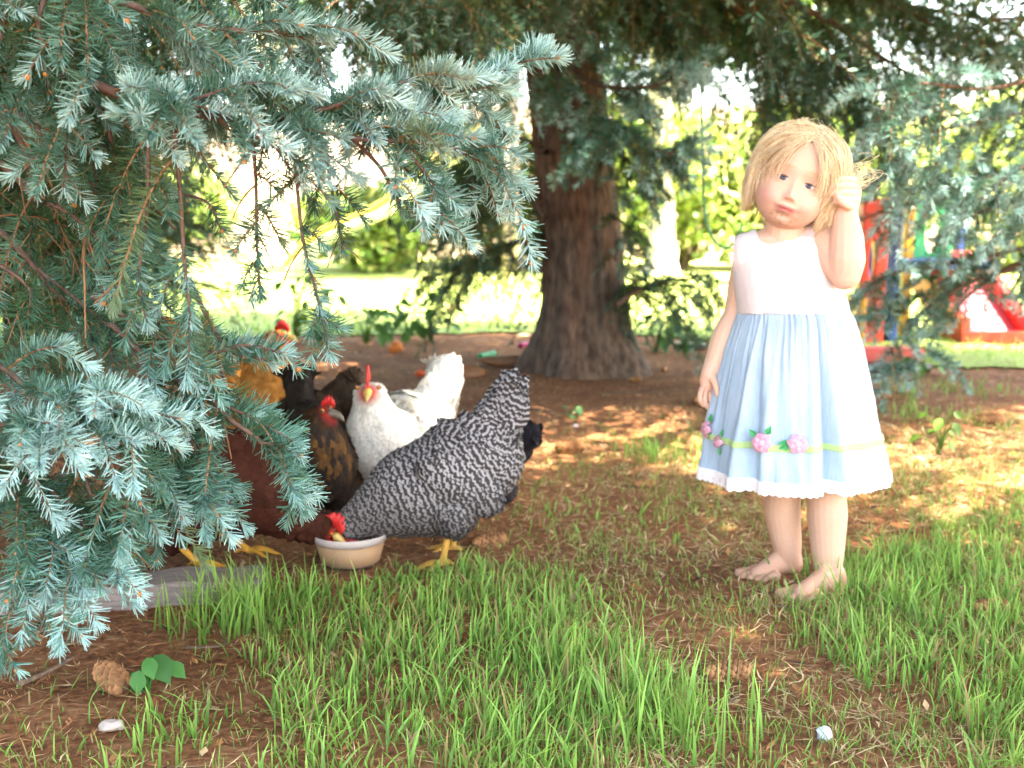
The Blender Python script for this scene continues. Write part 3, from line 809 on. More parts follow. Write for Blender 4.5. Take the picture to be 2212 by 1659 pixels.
crown(dark_tree, 0.35, 3.2, 170, 0.95, 0.8, 57)

# unseen spruce added right of the camera to shade the near grass
added_tree = empty('spruce_tree', (2.05, 0.75, 0))
tag(added_tree, 'unseen spruce added beyond the right edge to shade the right foreground grass', 'tree')
make_trunk([[0, 0, -.05], [0, 0, 2], [0, 0, 5.0]], [.15, .12, .03], 'trunk', added_tree, 16, nseg=40, sides=30)
crown(added_tree, 2.5, 4.2, 84, 2.9, 1.5, 37)

for z_, a_, k_ in ((2.35, 2.2, .95), (2.65, 2.5, .9), (2.5, 1.8, .8)):  # extra limbs added to block a sun patch on the near ground
    p_ = protos[1]
    place_pair(p_[0], p_[1], added_tree, Matrix.Translation((0, 0, z_)) @ Matrix.Rotation(a_, 4, 'Z') @ Matrix.Scale(k_, 4))

# ------------------------------------------------------------------ background: fence, pale trunks, hedge shrubs
fence = empty('wooden_fence', (0, 15.5, 0))
tag(fence, 'sunlit pale wooden board fence at the back of the garden behind the shrubs', 'fence')
gb = Geo(); add_box(gb, (0, 0, 1.05), (.145, .022, 2.1), (.50, .38, .32)); bm_ = gb.mesh('board', False)
for i in range(150):
    o = link(bm_, 'board', M_board, fence)
    o.location = (-11.5 + i * .152, rng.normal(0, .004), rng.normal(0, .01))
for z in (.35, 1.75):
    g = Geo(); add_box(g, (0, .04, z), (23.2, .05, .09), (.40, .32, .25)); g.build('rail', M_board, fence, False)

def leaf_cloud(g, cen, rad, n, size, r, col, jit=.25, shell=.55):
    d = norm(r.normal(size=(n, 3)))
    k = (shell + (1 - shell) * r.random(n)) * (0.75 + 0.5 * vnoise(d * 2.3 + np.asarray(cen), 8))
    p = np.asarray(cen) + d * k[:, None] * np.asarray(rad)
    p = p[p[:, 2] > 0.02]
    leaf_at(g, p, norm(r.normal(size=p.shape) + np.array([0, -.3, .5])), size, r, col, jit)

def leaf_at(g, p, nrm, size, r, col, jit=.25, asp=.62):
    n = len(p)
    a = norm(np.cross(nrm, r.normal(size=(n, 3)))); b = np.cross(nrm, a)
    s = size * (0.6 + 0.8 * r.random(n))[:, None]
    V = np.stack([p - a * s, p - a * s * .25 + b * s * asp * .8 + nrm * s * .12, p + a * s * .45 + b * s * asp * .7 + nrm * s * .1, p + a * s * 1.05,
                  p + a * s * .45 - b * s * asp * .7 + nrm * s * .1, p - a * s * .25 - b * s * asp * .8 + nrm * s * .12], 1).reshape(-1, 3)
    F = np.arange(n)[:, None] * 6 + np.array([0, 1, 2, 3, 4, 5])
    c = np.asarray(col) * (1 + jit * r.normal(size=(n, 1))) * (1 + .12 * r.normal(size=(n, 3)))
    g.add(V, F, np.repeat(np.clip(c, .005, .9), 6, 0))

def shrub(x, y, w, h, n, label, seed, size=.05, col=(.13, .20, .035), group='shrubs along the back fence', name='shrub'):
    r = np.random.default_rng(seed)
    t = empty(name, (x, y, 0))
    tag(t, label, 'shrub', group)
    gw, gl = Geo(), Geo()
    for i in range(7):
        a = r.random() * 2 * PI
        e = np.array([math.cos(a) * w * .35, math.sin(a) * w * .3, h * r.uniform(.5, .85)])
        V, F = tubes(smoothpath([[0.05 * math.cos(a), .05 * math.sin(a), -.02], e * .5 + [0, 0, .1], e], 8), np.linspace(.03, .008, 8), 5)
        gw.add(V, F, (.10, .07, .05))
    k = 9
    for i in range(k):
        c = (r.uniform(-.32, .32) * w, r.uniform(-.25, .25) * w, h * r.uniform(.22, .74))
        leaf_cloud(gl, c, (w * .30, w * .26, h * .30), n // k, size, r, np.asarray(col) * r.uniform(.7, 1.3))
    gw.build('stem', M_wood, t)
    gl.build('foliage', M_leaf, t, False, 'stuff')
    return t

shrubs = [
    (1.9, 12.6, 2.2, 2.0, 5200, 'leafy sunlit shrub directly behind the white tree trunk'),
    (3.3, 12.9, 2.6, 2.3, 6200, 'tall bright shrub rising behind the girl, dark hollow at its foot'),
    (5.2, 12.4, 2.6, 2.2, 5200, 'sunlit shrub behind the plastic slide tower'),
    (7.2, 12.8, 2.8, 2.5, 4200, 'bright shrub at the far right edge beyond the slide chute'),
    (-1.5, 12.4, 1.7, 1.0, 3400, 'low yellow-green shrub on the sunny lawn beside the yellow slide'),
    (-.1, 13.2, 2.2, 2.0, 4200, 'shrub seen through the dark hanging branches left of the trunk'),
    (-7.0, 13.0, 2.6, 2.4, 3000, 'shrub showing through gaps at the far left edge'),
    (-4.6, 14.2, 2.0, 1.3, 2400, 'low shrub behind the white lawn glare at the left'),
]
for i, (x, y, w, h, n, lab) in enumerate(shrubs):
    shrub(x, y, w, h, n, lab, 400 + i, size=.062, col=[(.25, .33, .09), (.22, .30, .08), (.28, .34, .10)][i % 3])

def leafy_tree(x, y, r0, h, label, seed, crown_r=2.0, lean=0.0, pale=(.50, .44, .37), n=5200):
    r = np.random.default_rng(seed)
    t = empty('leafy_tree', (x, y, 0))
    tag(t, label, 'tree', 'pale trunked trees on the back lawn')
    pts = [[0, 0, -.05], [lean * .3, 0, h * .25], [lean * .6, 0, h * .5], [lean, 0, h * .8]]
    make_trunk(pts, [r0 * 1.15, r0, r0 * .85, r0 * .4], 'trunk', t, seed, flare=(.35, r0 * .5), amp=.006, col=pale, nseg=70, sides=30)
    g = Geo(); gb = Geo()
    for i in range(12):
        c = np.array([lean + r.normal(0, crown_r * .5), r.normal(0, crown_r * .5), h * .8 + r.normal(0, .55)])
        c[2] = max(c[2], h * .58)
        V, F = tubes(smoothpath([[lean * .7, 0, h * .5], [lean * .7 + (c[0] - lean) * .4, c[1] * .4, h * .62], c], 8), np.linspace(r0 * .3, .01, 8), 5)
        gb.add(V, F, np.array(pale) * .8)
        leaf_cloud(g, c, (.8, .8, .55), n // 12, .075, r, (.13, .20, .04))
    gb.build('limb', M_bark, t)
    g.build('crown', M_leaf, t, False, 'stuff')
leafy_tree(*(gnd(1430, 592)[:2]), .135, 5.2, 'pale tree trunk in full sun right of the big spruce trunk', 41, lean=-.12)
leafy_tree(*(gnd(1118, 585)[:2]), .075, 4.6, 'thin pinkish tree trunk seen just left of the big spruce trunk', 42, lean=-.1, pale=(.46, .36, .32))
leafy_tree(5.4, 17.5, .15, 6.5, 'tall leafy tree rising over the fence at the upper right', 43, crown_r=2.6, n=8000)
leafy_tree(2.6, 18.5, .15, 6.0, 'leafy tree over the fence behind the girl', 44, crown_r=2.4, n=7000)
leafy_tree(-4.0, 19.0, .15, 6.0, 'leafy tree over the fence above the bright lawn at the left', 45, crown_r=2.4, n=5000)

# yellow slide far out on the sunny lawn
ys = empty('garden_slide', (0, 0, 0))
a0, a1 = gnd(640, 600), at(1085, 268, 10.9)
a0[2] = .10
g = Geo(); t_ = np.linspace(0, 1, 22)[:, None]
cl = a0 * (1 - t_) + a1 * t_
cl[:, 2] += .10 * np.sin(t_[:, 0] * PI * 3) * (1 - t_[:, 0])
ax_ = norm((a1 - a0)[None])[0]; wd = norm(np.cross(ax_, [0, 0, 1])[None])[0]
if wd[1] < 0: wd = -wd
for s_, z_ in ((0, 0),):
    L0, L1 = cl - wd * .26, cl + wd * .26
    V = np.concatenate([L0, L1, L1 - [0, 0, .03], L0 - [0, 0, .03]]); n_ = len(cl); i_ = np.arange(n_ - 1)[:, None]
    F = np.concatenate([i_ + np.array([a * n_, b * n_, b * n_ + 1, a * n_ + 1]) for a, b in ((0, 1), (1, 2), (2, 3), (3, 0))])
    g.add(V, F, (.80, .78, .72))
o = g.build('chute', M_plastic, ys, False)
for sgn in (-1, 1):
    g = Geo(); add_tube(g, cl + wd * .28 * sgn + [0, 0, .05], np.full(len(cl), .03), (.66, .42, .06) if sgn < 0 else (.80, .78, .70), 8); g.build('rail', M_plastic, ys)
for sgn in (-1, 1):
    g = Geo(); e = a1 + wd * .26 * sgn + ax_ * .1; add_tube(g, np.array([[e[0], e[1], -.02], e * .5 + np.array([e[0], e[1], 0]) * .5, e + [0, 0, .5]]), [.03] * 3, (.25, .19, .16), 8); g.build('post', M_plastic, ys)
tag(ys, 'yellow edged slide sloping down across the sunny lawn at the left', 'slide')

# ------------------------------------------------------------------ play tower with the red slide
play = empty('play_tower', gnd(2000, 742))
PO = np.array(play.location); PO[2] = 0
Yp = PO[1]
def panel(name, x0, y0, x1, y1, Y, holes, col, th=.05):
    """Upright rounded panel between two picture corners at distance Y; holes as ellipses in fractions."""
    A, B = at(x0, y1, Y), at(x1, y0, Y)
    A[2] = max(A[2], 0.0)
    w, h = B[0] - A[0], B[2] - A[2]
    cu = bpy.data.curves.new('outline', 'CURVE'); cu.dimensions = '2D'; cu.fill_mode = 'BOTH'; cu.extrude = th / 2; cu.bevel_depth = .008; cu.bevel_resolution = 2
    def spl(pts):
        s = cu.splines.new('POLY'); s.points.add(len(pts) - 1); s.use_cyclic_u = True
        for p, q in zip(s.points, pts): p.co = (q[0], q[1], 0, 1)
    rr = min(w, h) * .16; pts = []
    for cx, cy, a in ((w - rr, h - rr, 0), (rr, h - rr, 90), (rr, rr, 180), (w - rr, rr, 270)):
        for k in range(6):
            t = math.radians(a + k * 18); pts.append((cx + rr * math.cos(t), cy + rr * math.sin(t)))
    spl(pts)
    for hx, hy, ha, hb in holes:
        spl([(w * (hx + ha * math.cos(t)), h * (hy + hb * math.sin(t))) for t in np.linspace(0, 2 * PI, 24, endpoint=False)])
    ob = bpy.data.objects.new('outline', cu); COL.objects.link(ob)
    me = bpy.data.meshes.new_from_object(ob.evaluated_get(bpy.context.evaluated_depsgraph_get()))
    bpy.data.objects.remove(ob)
    V = verts_of(me)
    V = np.stack([V[:, 0] + A[0], V[:, 2] + Y, V[:, 1] + A[2]], -1) - PO
    me.vertices.foreach_set('co', V.astype(np.float32).ravel()); me.update()
    set_col(me, np.repeat(np.array([col]), len(V), 0)); me.materials.clear()
    return link(me, name, M_plastic, play)
RED, BLU, GRN, YLW, PNK = (.52, .035, .02), (.012, .05, .22), (.0, .26, .11), (.55, .25, .015), (.56, .11, .14)
panel('ladder_panel', 1850, 431, 1917, 744, Yp + .0, [(.42, .58, .2, .16), (.42, .22, .2, .14)], RED)
panel('back_panel', 1845, 445, 1922, 738, Yp + .22, [], BLU)
panel('corner_post', 1914, 424, 1944, 742, Yp + .05, [], BLU, .09)
panel('side_panel', 1943, 440, 1972, 736, Yp + .25, [], YLW)
panel('window_panel', 1966, 433, 2056, 600, Yp + .35, [(.5, .60, .25, .30)], GRN)
panel('corner_post', 2054, 470, 2080, 700, Yp + .40, [], BLU, .08)
panel('top_panel', 2046, 545, 2096, 620, Yp + .33, [], RED)
panel('deck', 1920, 560, 2110, 574, Yp + .3, [], BLU, .5)
panel('foot_panel', 1840, 640, 1850, 745, Yp + .1, [], YLW, .3)
# chute and its two rails
q0, q1 = gnd(2085, 746), gnd(2222, 742)
q0[2] = q1[2] = .035
tl, tr = at(1978, 572, Yp + .55), at(2112, 592, Yp + .60)
u = np.linspace(0, 1, 16)
prof = np.interp(u, [0, .12, .9, 1], [0, .02, .97, 1])
def chute_line(b, t):
    P = b[None] * (1 - u[:, None]) + t[None] * u[:, None]
    P[:, 2] = b[2] + (t[2] - b[2]) * prof
    return P - PO
cl0, cl1 = chute_line(q0, tl), chute_line(q1, tr)
g = Geo(); k = len(u)
V = np.concatenate([cl0, cl1, cl1 - [0, 0, .05], cl0 - [0, 0, .05]]); i_ = np.arange(k - 1)[:, None]
F = np.concatenate([i_ + np.array([a * k, b * k, b * k + 1, a * k + 1]) for a, b in ((0, 1), (1, 2), (2, 3), (3, 0))])
g.add(V, F, PNK); g.build('chute', M_plastic, play, False)  # bed pinker than its red rails: sunlight put into the colour
for P in (cl0, cl1):
    g = Geo(); n0 = k
    hgt = .11; s_ = np.array([.022, 0, 0])
    V = np.concatenate([P - s_ + [0, 0, hgt], P + s_ + [0, 0, hgt], P + s_ - [0, 0, .14], P - s_ - [0, 0, .14]])
    V[:, 2] = np.maximum(V[:, 2], 0.0)
    g.add(V, F, RED); g.add(V[[0, k, 2 * k, 3 * k]], [[0, 1, 2, 3]], RED); g.build('slide_rail', M_plastic, play, False)
g = Geo(); add_box(g, (cl0[0] + cl1[0]) / 2 + [0, -.02, -.0], (q1[0] - q0[0] + .04, .05, .07), RED); g.build('slide_lip', M_plastic, play, False)
tag(play, 'red, blue and green plastic play tower with a red slide on the lawn', 'play tower')

rb = empty('sandbox_edge', gnd(1905, 778)); g = Geo(); add_box(g, (0, 0, .03), (.36, .10, .06), (.62, .10, .09)); 
link(g.mesh('board', False), 'board', M_plastic, rb); tag(rb, 'flat pinkish red plastic edging piece lying in the grass below the play tower', 'edging')
pp = Geo(); a, b = gnd(1860, 808), gnd(2010, 806); add_tube(pp, smoothpath([a + [0, 0, .02], (a + b) / 2 + [0, .03, .025], b + [0, 0, .02]], 10), np.full(10, .02), (.02, .02, .025), 10)
tag(pp.build('pipe', M_plastic), 'dark pipe lying on the soil below the red edging piece', 'pipe')

# ------------------------------------------------------------------ litter, grass, weeds
def blades(g, base, L, w, lean, r, c0, c1, rows=4, flop=.5):
    n = len(base)
    a = r.random(n) * 2 * PI
    ld = np.stack([np.cos(a), np.sin(a), np.zeros(n)], -1) + lean
    ld = ld * (r.random((n, 1)) ** 1.2)
    s = np.linspace(0, 1, rows)[None, :, None]
    fl = (flop * (.3 + 1.2 * r.random(n)))[:, None, None]
    P = base[:, None] + L[:, None, None] * (np.array([0, 0, 1.0]) * (s - .42 * fl * s ** 2.2) + ld[:, None] * (.25 * s + .75 * fl * s ** 1.8))
    P[..., 2] = np.maximum(P[..., 2], base[:, None, 2] + .003)
    yaw = r.random(n) * 2 * PI
    sd = np.stack([np.cos(yaw), np.sin(yaw) * .6, .15 * r.normal(size=n)], -1)[:, None]
    wd = w[:, None, None] * np.array([1, .95, .62, .06][:rows] if rows == 4 else np.linspace(1, .06, rows))[None, :, None] * .5
    V = np.stack([P - sd * wd, P + sd * wd], 2).reshape(-1, 3)
    i = np.arange(n * rows * 2).reshape(n, rows, 2)
    F = np.stack([i[:, :-1, 0], i[:, :-1, 1], i[:, 1:, 1], i[:, 1:, 0]], -1).reshape(-1, 4)
    k = np.linspace(0, 1, rows)[None, :, None, None]
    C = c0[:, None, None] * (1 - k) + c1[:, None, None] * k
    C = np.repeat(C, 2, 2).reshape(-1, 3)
    g.add(V, F, C)

LUSH = [[(500, 1330), (580, 1315), (660, 1300), (760, 1280), (850, 1262), (930, 1236), (1040, 1212), (1150, 1215), (1250, 1265), (1340, 1330), (1420, 1410), (1500, 1510), (1480, 1600), (1400, 1700), (560, 1700), (600, 1580), (580, 1480), (520, 1420)],
        [(1690, 1300), (1800, 1245), (1880, 1180), (2000, 1130), (2300, 1100), (2300, 1700), (2000, 1700), (2120, 1600), (2000, 1520), (1860, 1490), (1740, 1400)]]
r = np.random.default_rng(77)
def ground_pts(n, x0, x1, y0, y1):
    """n ground points spread evenly over the ground inside a picture window."""
    Ya, Yb = gnd(0, y1)[1], gnd(0, y0)[1]
    Y = np.sqrt(Ya ** 2 + (Yb ** 2 - Ya ** 2) * r.random(n))
    sx = x0 + (x1 - x0) * r.random(n)
    X = (sx - 1106) / FP * (Y * CP + CAM_H * SP)
    return np.stack([X, Y, gz(X, Y)], -1), sx
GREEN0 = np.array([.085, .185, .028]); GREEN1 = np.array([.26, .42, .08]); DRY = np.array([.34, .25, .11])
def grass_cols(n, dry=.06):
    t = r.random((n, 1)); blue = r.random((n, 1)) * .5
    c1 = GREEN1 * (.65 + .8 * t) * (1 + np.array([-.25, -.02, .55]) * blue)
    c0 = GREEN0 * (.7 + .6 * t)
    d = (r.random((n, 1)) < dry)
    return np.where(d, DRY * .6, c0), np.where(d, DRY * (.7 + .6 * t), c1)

g = Geo()
P, _ = ground_pts(90000, -150, 2360, 1060, 1720)
sx, sy = proj(P)
wob = 110 * (vnoise(P * 9, 3) - .5) + 70 * (vnoise(P * 30, 13) - .5)
lush = inside(sx + wob, sy + wob * .6, LUSH[0]) | inside(sx + wob, sy + wob * .6, LUSH[1])
clump = vnoise(P * np.array([16, 16, 0]), 9)
dens = np.where(lush, .22 + .75 * clump, .0)
foot = (np.abs(sx - 1740) < 110) & (np.abs(sy - 1285) < 24)
keep = (r.random(len(P)) < dens * .60) & ~foot
B = P[keep]; n = len(B); cl_ = clump[keep]
Ln = (.03 + .065 * r.random(n) ** 1.4) * (.65 + .7 * cl_)
far = sy[keep] < 1290
Ln = np.where(far & (sx[keep] > 700), Ln * .62, Ln)
c0, c1 = grass_cols(n, .15)
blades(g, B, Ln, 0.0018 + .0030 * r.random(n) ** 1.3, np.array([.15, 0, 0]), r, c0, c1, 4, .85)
# thin, patchy grass over the rest of the near ground
P, _ = ground_pts(150000, -150, 2360, 880, 1720)
sx, sy = proj(P)
bald = np.clip(vnoise(P * np.array([5, 5, 0]), 12) * 1.5 - .35, 0, 1)
right = np.clip((sx - 950) / 600, 0, 1) * np.clip((sy - 880) / 240, 0.08, 1)
low = np.clip((sy - 1440) / 110, 0, 1)
left = np.clip((sx - 330) / 200, 0, 1) * np.clip((sy - 1400) / 60, 0, 1) * .6
d = np.maximum(np.clip(np.maximum.reduce([right * .8, low * .6, left]), 0, 1) * (.25 + .75 * bald), low * np.clip((sx - 900) / 400, .35, 1) * (.62 + .4 * bald))
keep = r.random(len(P)) < d * .72
B = P[keep]; n = len(B)
c0, c1 = grass_cols(n, .30)
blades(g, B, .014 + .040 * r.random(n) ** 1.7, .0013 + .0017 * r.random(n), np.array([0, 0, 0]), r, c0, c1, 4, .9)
# odd tufts: (x, y, spread, blades, height)
for x, y, sp, n, h in [(480, 1345, .05, 110, .125), (535, 1325, .05, 100, .12), (610, 1290, .05, 60, .09), (1430, 990, .05, 90, .075), (1390, 965, .05, 70, .06), (1520, 975, .05, 60, .05), (330, 1620, .05, 50, .06), (385, 1560, .03, 20, .07),
                        (1900, 1280, .07, 140, .10), (2050, 1250, .08, 140, .10), (1480, 1600, .05, 60, .13), (1390, 1570, .05, 70, .12), (1230, 1440, .06, 60, .1), (1980, 900, .09, 90, .06), (2100, 850, .12, 120, .06), (2180, 920, .1, 80, .06), (1950, 860, .05, 40, .09), (1430, 1130, .08, 60, .04), (1200, 1120, .06, 40, .04)]:
    c = gnd(x, y); B = c + np.concatenate([r.normal(0, sp, (n, 2)), np.zeros((n, 1))], 1); B[:, 2] = gz(B[:, 0], B[:, 1])
    c0, c1 = grass_cols(n, .04)
    blades(g, B, h * (.5 + .6 * r.random(n)), .0025 + .003 * r.random(n), np.array([.1 if x > 600 else -.25, -.05, 0]), r, c0, c1, 4, .6)
o = g.build('grass', M_grass, None, False, 'stuff'); tag(o, 'bright green grass in clumps over the near ground', 'grass')
# back lawn blades
g = Geo()
P, _ = ground_pts(60000, -300, 2500, 560, 860)
keep = (P[:, 1] > lawn_edge(P[:, 0]) - .12 * r.random(len(P))) & (P[:, 1] < 10.5)
B = P[keep]; n = len(B); c0, c1 = grass_cols(n, .05)
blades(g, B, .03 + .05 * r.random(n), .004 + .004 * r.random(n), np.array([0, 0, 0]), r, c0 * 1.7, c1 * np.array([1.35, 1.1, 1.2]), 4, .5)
o = g.build('lawn_grass', M_grass, None, False, 'stuff'); tag(o, 'short mown grass of the back lawn beyond the soil', 'grass')
# fallen needles, scales and chips
g = Geo()
P, _ = ground_pts(85000, -150, 2360, 740, 1720)
P = P[P[:, 1] < lawn_edge(P[:, 0]) + .1]; n = len(P)
a = r.random(n) * 2 * PI; d_ = np.stack([np.cos(a), np.sin(a), .18 * r.normal(size=n)], -1)
ln = (.006 + .013 * r.random(n))[:, None]; w_ = (.0006 + .0006 * r.random(n))[:, None]
big = (r.random(n) < .05)[:, None]; w_ = np.where(big, w_ * 5, w_)
sd = norm(np.cross(d_, [0, 0, 1])) * w_
P[:, 2] += .003 + .004 * r.random(n)
V = np.stack([P - d_ * ln, P + sd, P + d_ * ln, P - sd], 1).reshape(-1, 3)
t = r.random((n, 1))
pal = np.where(t < .45, np.array([.22, .08, .034]), np.where(t < .75, np.array([.38, .175, .078]), np.where(t < .92, np.array([.54, .36, .20]), np.array([.05, .03, .022]))))
g.add(V, np.arange(n)[:, None] * 4 + np.arange(4), np.repeat(pal * (.7 + .6 * r.random((n, 1))), 4, 0))
P, sx_ = ground_pts(26000, -150, 2360, 900, 1720)
sx_, sy_ = proj(P); kp = r.random(len(P)) < np.clip((sx_ - 900) / 500, .12, 1) * np.clip(vnoise(P * np.array([6, 6, 0]), 44) * 1.6 - .2, .1, 1)
P = P[kp]; n = len(P); a = r.random(n) * 2 * PI; d_ = np.stack([np.cos(a), np.sin(a), .22 * r.normal(size=n)], -1)
ln = (.010 + .022 * r.random(n) ** 2)[:, None]; sd = norm(np.cross(d_, [0, 0, 1])) * (.0007 + .0008 * r.random(n))[:, None]; P[:, 2] += .005 + .007 * r.random(n)
m_ = P + np.cross(d_, [0, 0, 1]) * ln * .15 * r.normal(size=(n, 1))
V = np.stack([P - d_ * ln, m_ + sd, P + d_ * ln, m_ - sd], 1).reshape(-1, 3)
g.add(V, np.arange(n)[:, None] * 4 + np.arange(4), np.repeat(np.array([.52, .39, .22]) * (.55 + .7 * r.random((n, 1))), 4, 0))
o = g.build('needle_litter', M_litter, None, False, 'stuff'); tag(o, 'brown fallen needles, scales and chips covering the soil', 'litter')

# ---- leafy weeds
def weed(x, y, h, leaves, size, label, seed, col=(.05, .13, .03), spread=.12, group=None):
    r_ = np.random.default_rng(seed); t = empty('weed', gnd(x, y)); tag(t, label, 'weed', group)
    gs = Geo()
    for k in range(leaves):
        a = r_.random() * 2 * PI; e = np.array([math.cos(a) * spread * r_.random(), math.sin(a) * spread * r_.random(), h * (.25 + .75 * (k + .5) / leaves)])
        V, F = tubes(smoothpath([[0, 0, -.01], [e[0] * .3, e[1] * .3, e[2] * .6], e], 7), np.linspace(.003, .0015, 7), 4); gs.add(V, F, np.array(col) * 1.2)
        nrm = norm(np.array([[math.cos(a) * .5, math.sin(a) * .5 - .55, .75]]) + .2 * r_.normal(size=(1, 3)))[0]
        ax = norm((np.array([math.cos(a), math.sin(a), -.25]) - nrm * np.dot(nrm, [math.cos(a), math.sin(a), -.25]))[None])[0]; b = np.cross(nrm, ax)
        s = size * r_.uniform(.7, 1.2); gl = Geo(); n = 9
        tt = np.linspace(0, 1, n); hw = np.sin(PI * tt ** .8) * .40 * s + .0005
        hw = hw * (1 + .10 * np.cos(tt * 40))
        cen = e + ax * (tt[:, None] * s) - np.array([0, 0, 1]) * (tt[:, None] ** 2 * s * .25)
        V = np.stack([cen - b * hw[:, None] + nrm * hw[:, None] * .25, cen, cen + b * hw[:, None] + nrm * hw[:, None] * .25], 1).reshape(-1, 3)
        i = np.arange(n * 3).reshape(n, 3)
        F = np.concatenate([np.stack([i[:-1, j], i[:-1, j + 1], i[1:, j + 1], i[1:, j]], -1) for j in (0, 1)])
        gl.add(V, F, np.array(col) * r_.uniform(.75, 1.3)); gl.build('leaf', M_leaf, t)
    gs.build('stem', M_leaf, t)
    return t
weed(318, 1492, .07, 7, .038, 'low five leaved green plant beside the pine cone at the lower left', 1, col=(.045, .16, .035), spread=.05)
G_ = 'saplings along the lawn edge'
weed(930, 742, .30, 18, .055, 'tall leafy sapling with dark leaves left of the big trunk', 2, spread=.16)
weed(882, 735, .18, 18, .062, 'broad leaved sapling at the lawn edge behind the orange lump', 3, col=(.06, .14, .03), spread=.22)
weed(790, 742, .22, 18, .058, 'leafy sapling behind the hanging spruce tip', 4, col=(.06, .16, .03), spread=.22)
weed(690, 742, .36, 20, .055, 'sapling with toothed leaves crossed by the long hanging shoot', 5, col=(.07, .16, .03), spread=.24)
weed(640, 738, .46, 18, .055, 'tallest sapling at the left, its top leaves against the glare', 6, col=(.09, .18, .03), spread=.20)
weed(1415, 760, .22, 16, .065, 'leafy sapling in front of the black sandal right of the trunk', 7, col=(.05, .15, .03), spread=.2)
weed(1480, 765, .20, 16, .06, 'leafy plant spreading beside the sandal near the hand', 8, col=(.05, .14, .03), spread=.2)
weed(1228, 905, .05, 4, .03, 'tiny green seedling alone on the soil in front of the trunk', 9, col=(.06, .16, .05), spread=.04)
weed(2030, 985, .14, 9, .032, 'upright weed on the soil to the right of the skirt', 10, col=(.08, .17, .03), spread=.06)
weed(1990, 815, .12, 8, .06, 'small weed standing before the slide under the spruce spray', 11, col=(.07, .17, .03), spread=.1)
# dry stalks
for i, (x, y, h) in enumerate([(1925, 900, .20), (1952, 890, .17), (1975, 905, .22), (2000, 880, .15), (2060, 915, .2)]):
    g = Geo(); b = gnd(x, y); add_tube(g, smoothpath([b - [0, 0, .01], b + [.008, 0, h * .5], b + [-.01 + .006 * i, 0, h]], 8), np.linspace(.0016, .0008, 8), (.30, .19, .10), 5)
    tag(g.build('dry_stalk', M_wood), ['dry stalk nearest the skirt below the play tower', 'short dry stalk second from the skirt', 'tall dry stalk in the middle of the row', 'shortest dry stalk before the spruce spray', 'dry stalk farthest right beside the weed'][i], 'stalk', 'dry stalks on the soil')

# ---- board edging at the lower left
bd = empty('edging_board', gnd(250, 1290)); A, B = gnd(-260, 1320), gnd(570, 1272)
g = Geo(); dx = norm((B - A)[None])[0]; M = np.stack([dx, np.cross([0, 0, 1], dx), [0, 0, 1]], 1)
n = 40; t = np.linspace(-.5, .5, n); Lb = np.linalg.norm(B - A)
prof_ = np.array([[-.05, -.02], [-.05, .026], [-.043, .034], [.043, .034], [.05, .026], [.05, -.02]])
V = np.stack([np.stack([np.full(6, a * Lb), prof_[:, 0] + .004 * math.sin(a * 31), prof_[:, 1] + .003 * math.sin(a * 23 + 1)], -1) for a in t])
idx = np.arange(n * 6).reshape(n, 6)
F = np.stack([idx[:-1], np.roll(idx[:-1], -1, 1), np.roll(idx[1:], -1, 1), idx[1:]], -1).reshape(-1, 4)
g.add(V.reshape(-1, 3) @ M.T + (A + B) / 2 - np.array(bd.location), F, (.19, .15, .14)); g.add(V[-1] @ M.T + (A + B) / 2 - np.array(bd.location), [[0, 1, 2, 3, 4, 5]], (.19, .15, .14))
g.build('board', M_board, bd, False); tag(bd, 'weathered grey edging board on the soil under the lower left spruce boughs', 'board')

# ---- pine cones
gc, gs = Geo(), Geo()
add_ball(gc, (0, 0, 0), (.030, .012, .012), (.07, .035, .02), nu=12, nv=8)
rc = np.random.default_rng(5)
for k in range(95):
    s = (k + .5) / 95; x = -.03 + .062 * s; rad = .0165 * math.sin(PI * min(max(s * .86 + .09, 0), 1)) ** .6; a = k * 2.4
    o_ = np.array([0, math.cos(a), math.sin(a)]); b_ = np.array([0, -math.sin(a), math.cos(a)]); f_ = norm((o_ * .75 + np.array([.9, 0, 0]))[None])[0]
    p = np.array([x, 0, 0]) + o_ * rad * .55; ln = .011
    V = np.array([p - b_ * .003, p + b_ * .003, p + f_ * ln * .7 + b_ * .0052, p + f_ * ln, p + f_ * ln * .7 - b_ * .0052, p + f_ * ln * .5 + o_ * .002])
    c = np.array([.26, .12, .055]) * rc.uniform(.6, 1.3)
    gs.add(V, [[0, 1, 5], [1, 2, 5], [2, 3, 5], [3, 4, 5], [4, 0, 5]], np.array([c * .5, c * .5, c * 1.3, c * 1.5, c * 1.3, c]))
core_me, sc_me = gc.mesh('core'), gs.mesh('scales', False)
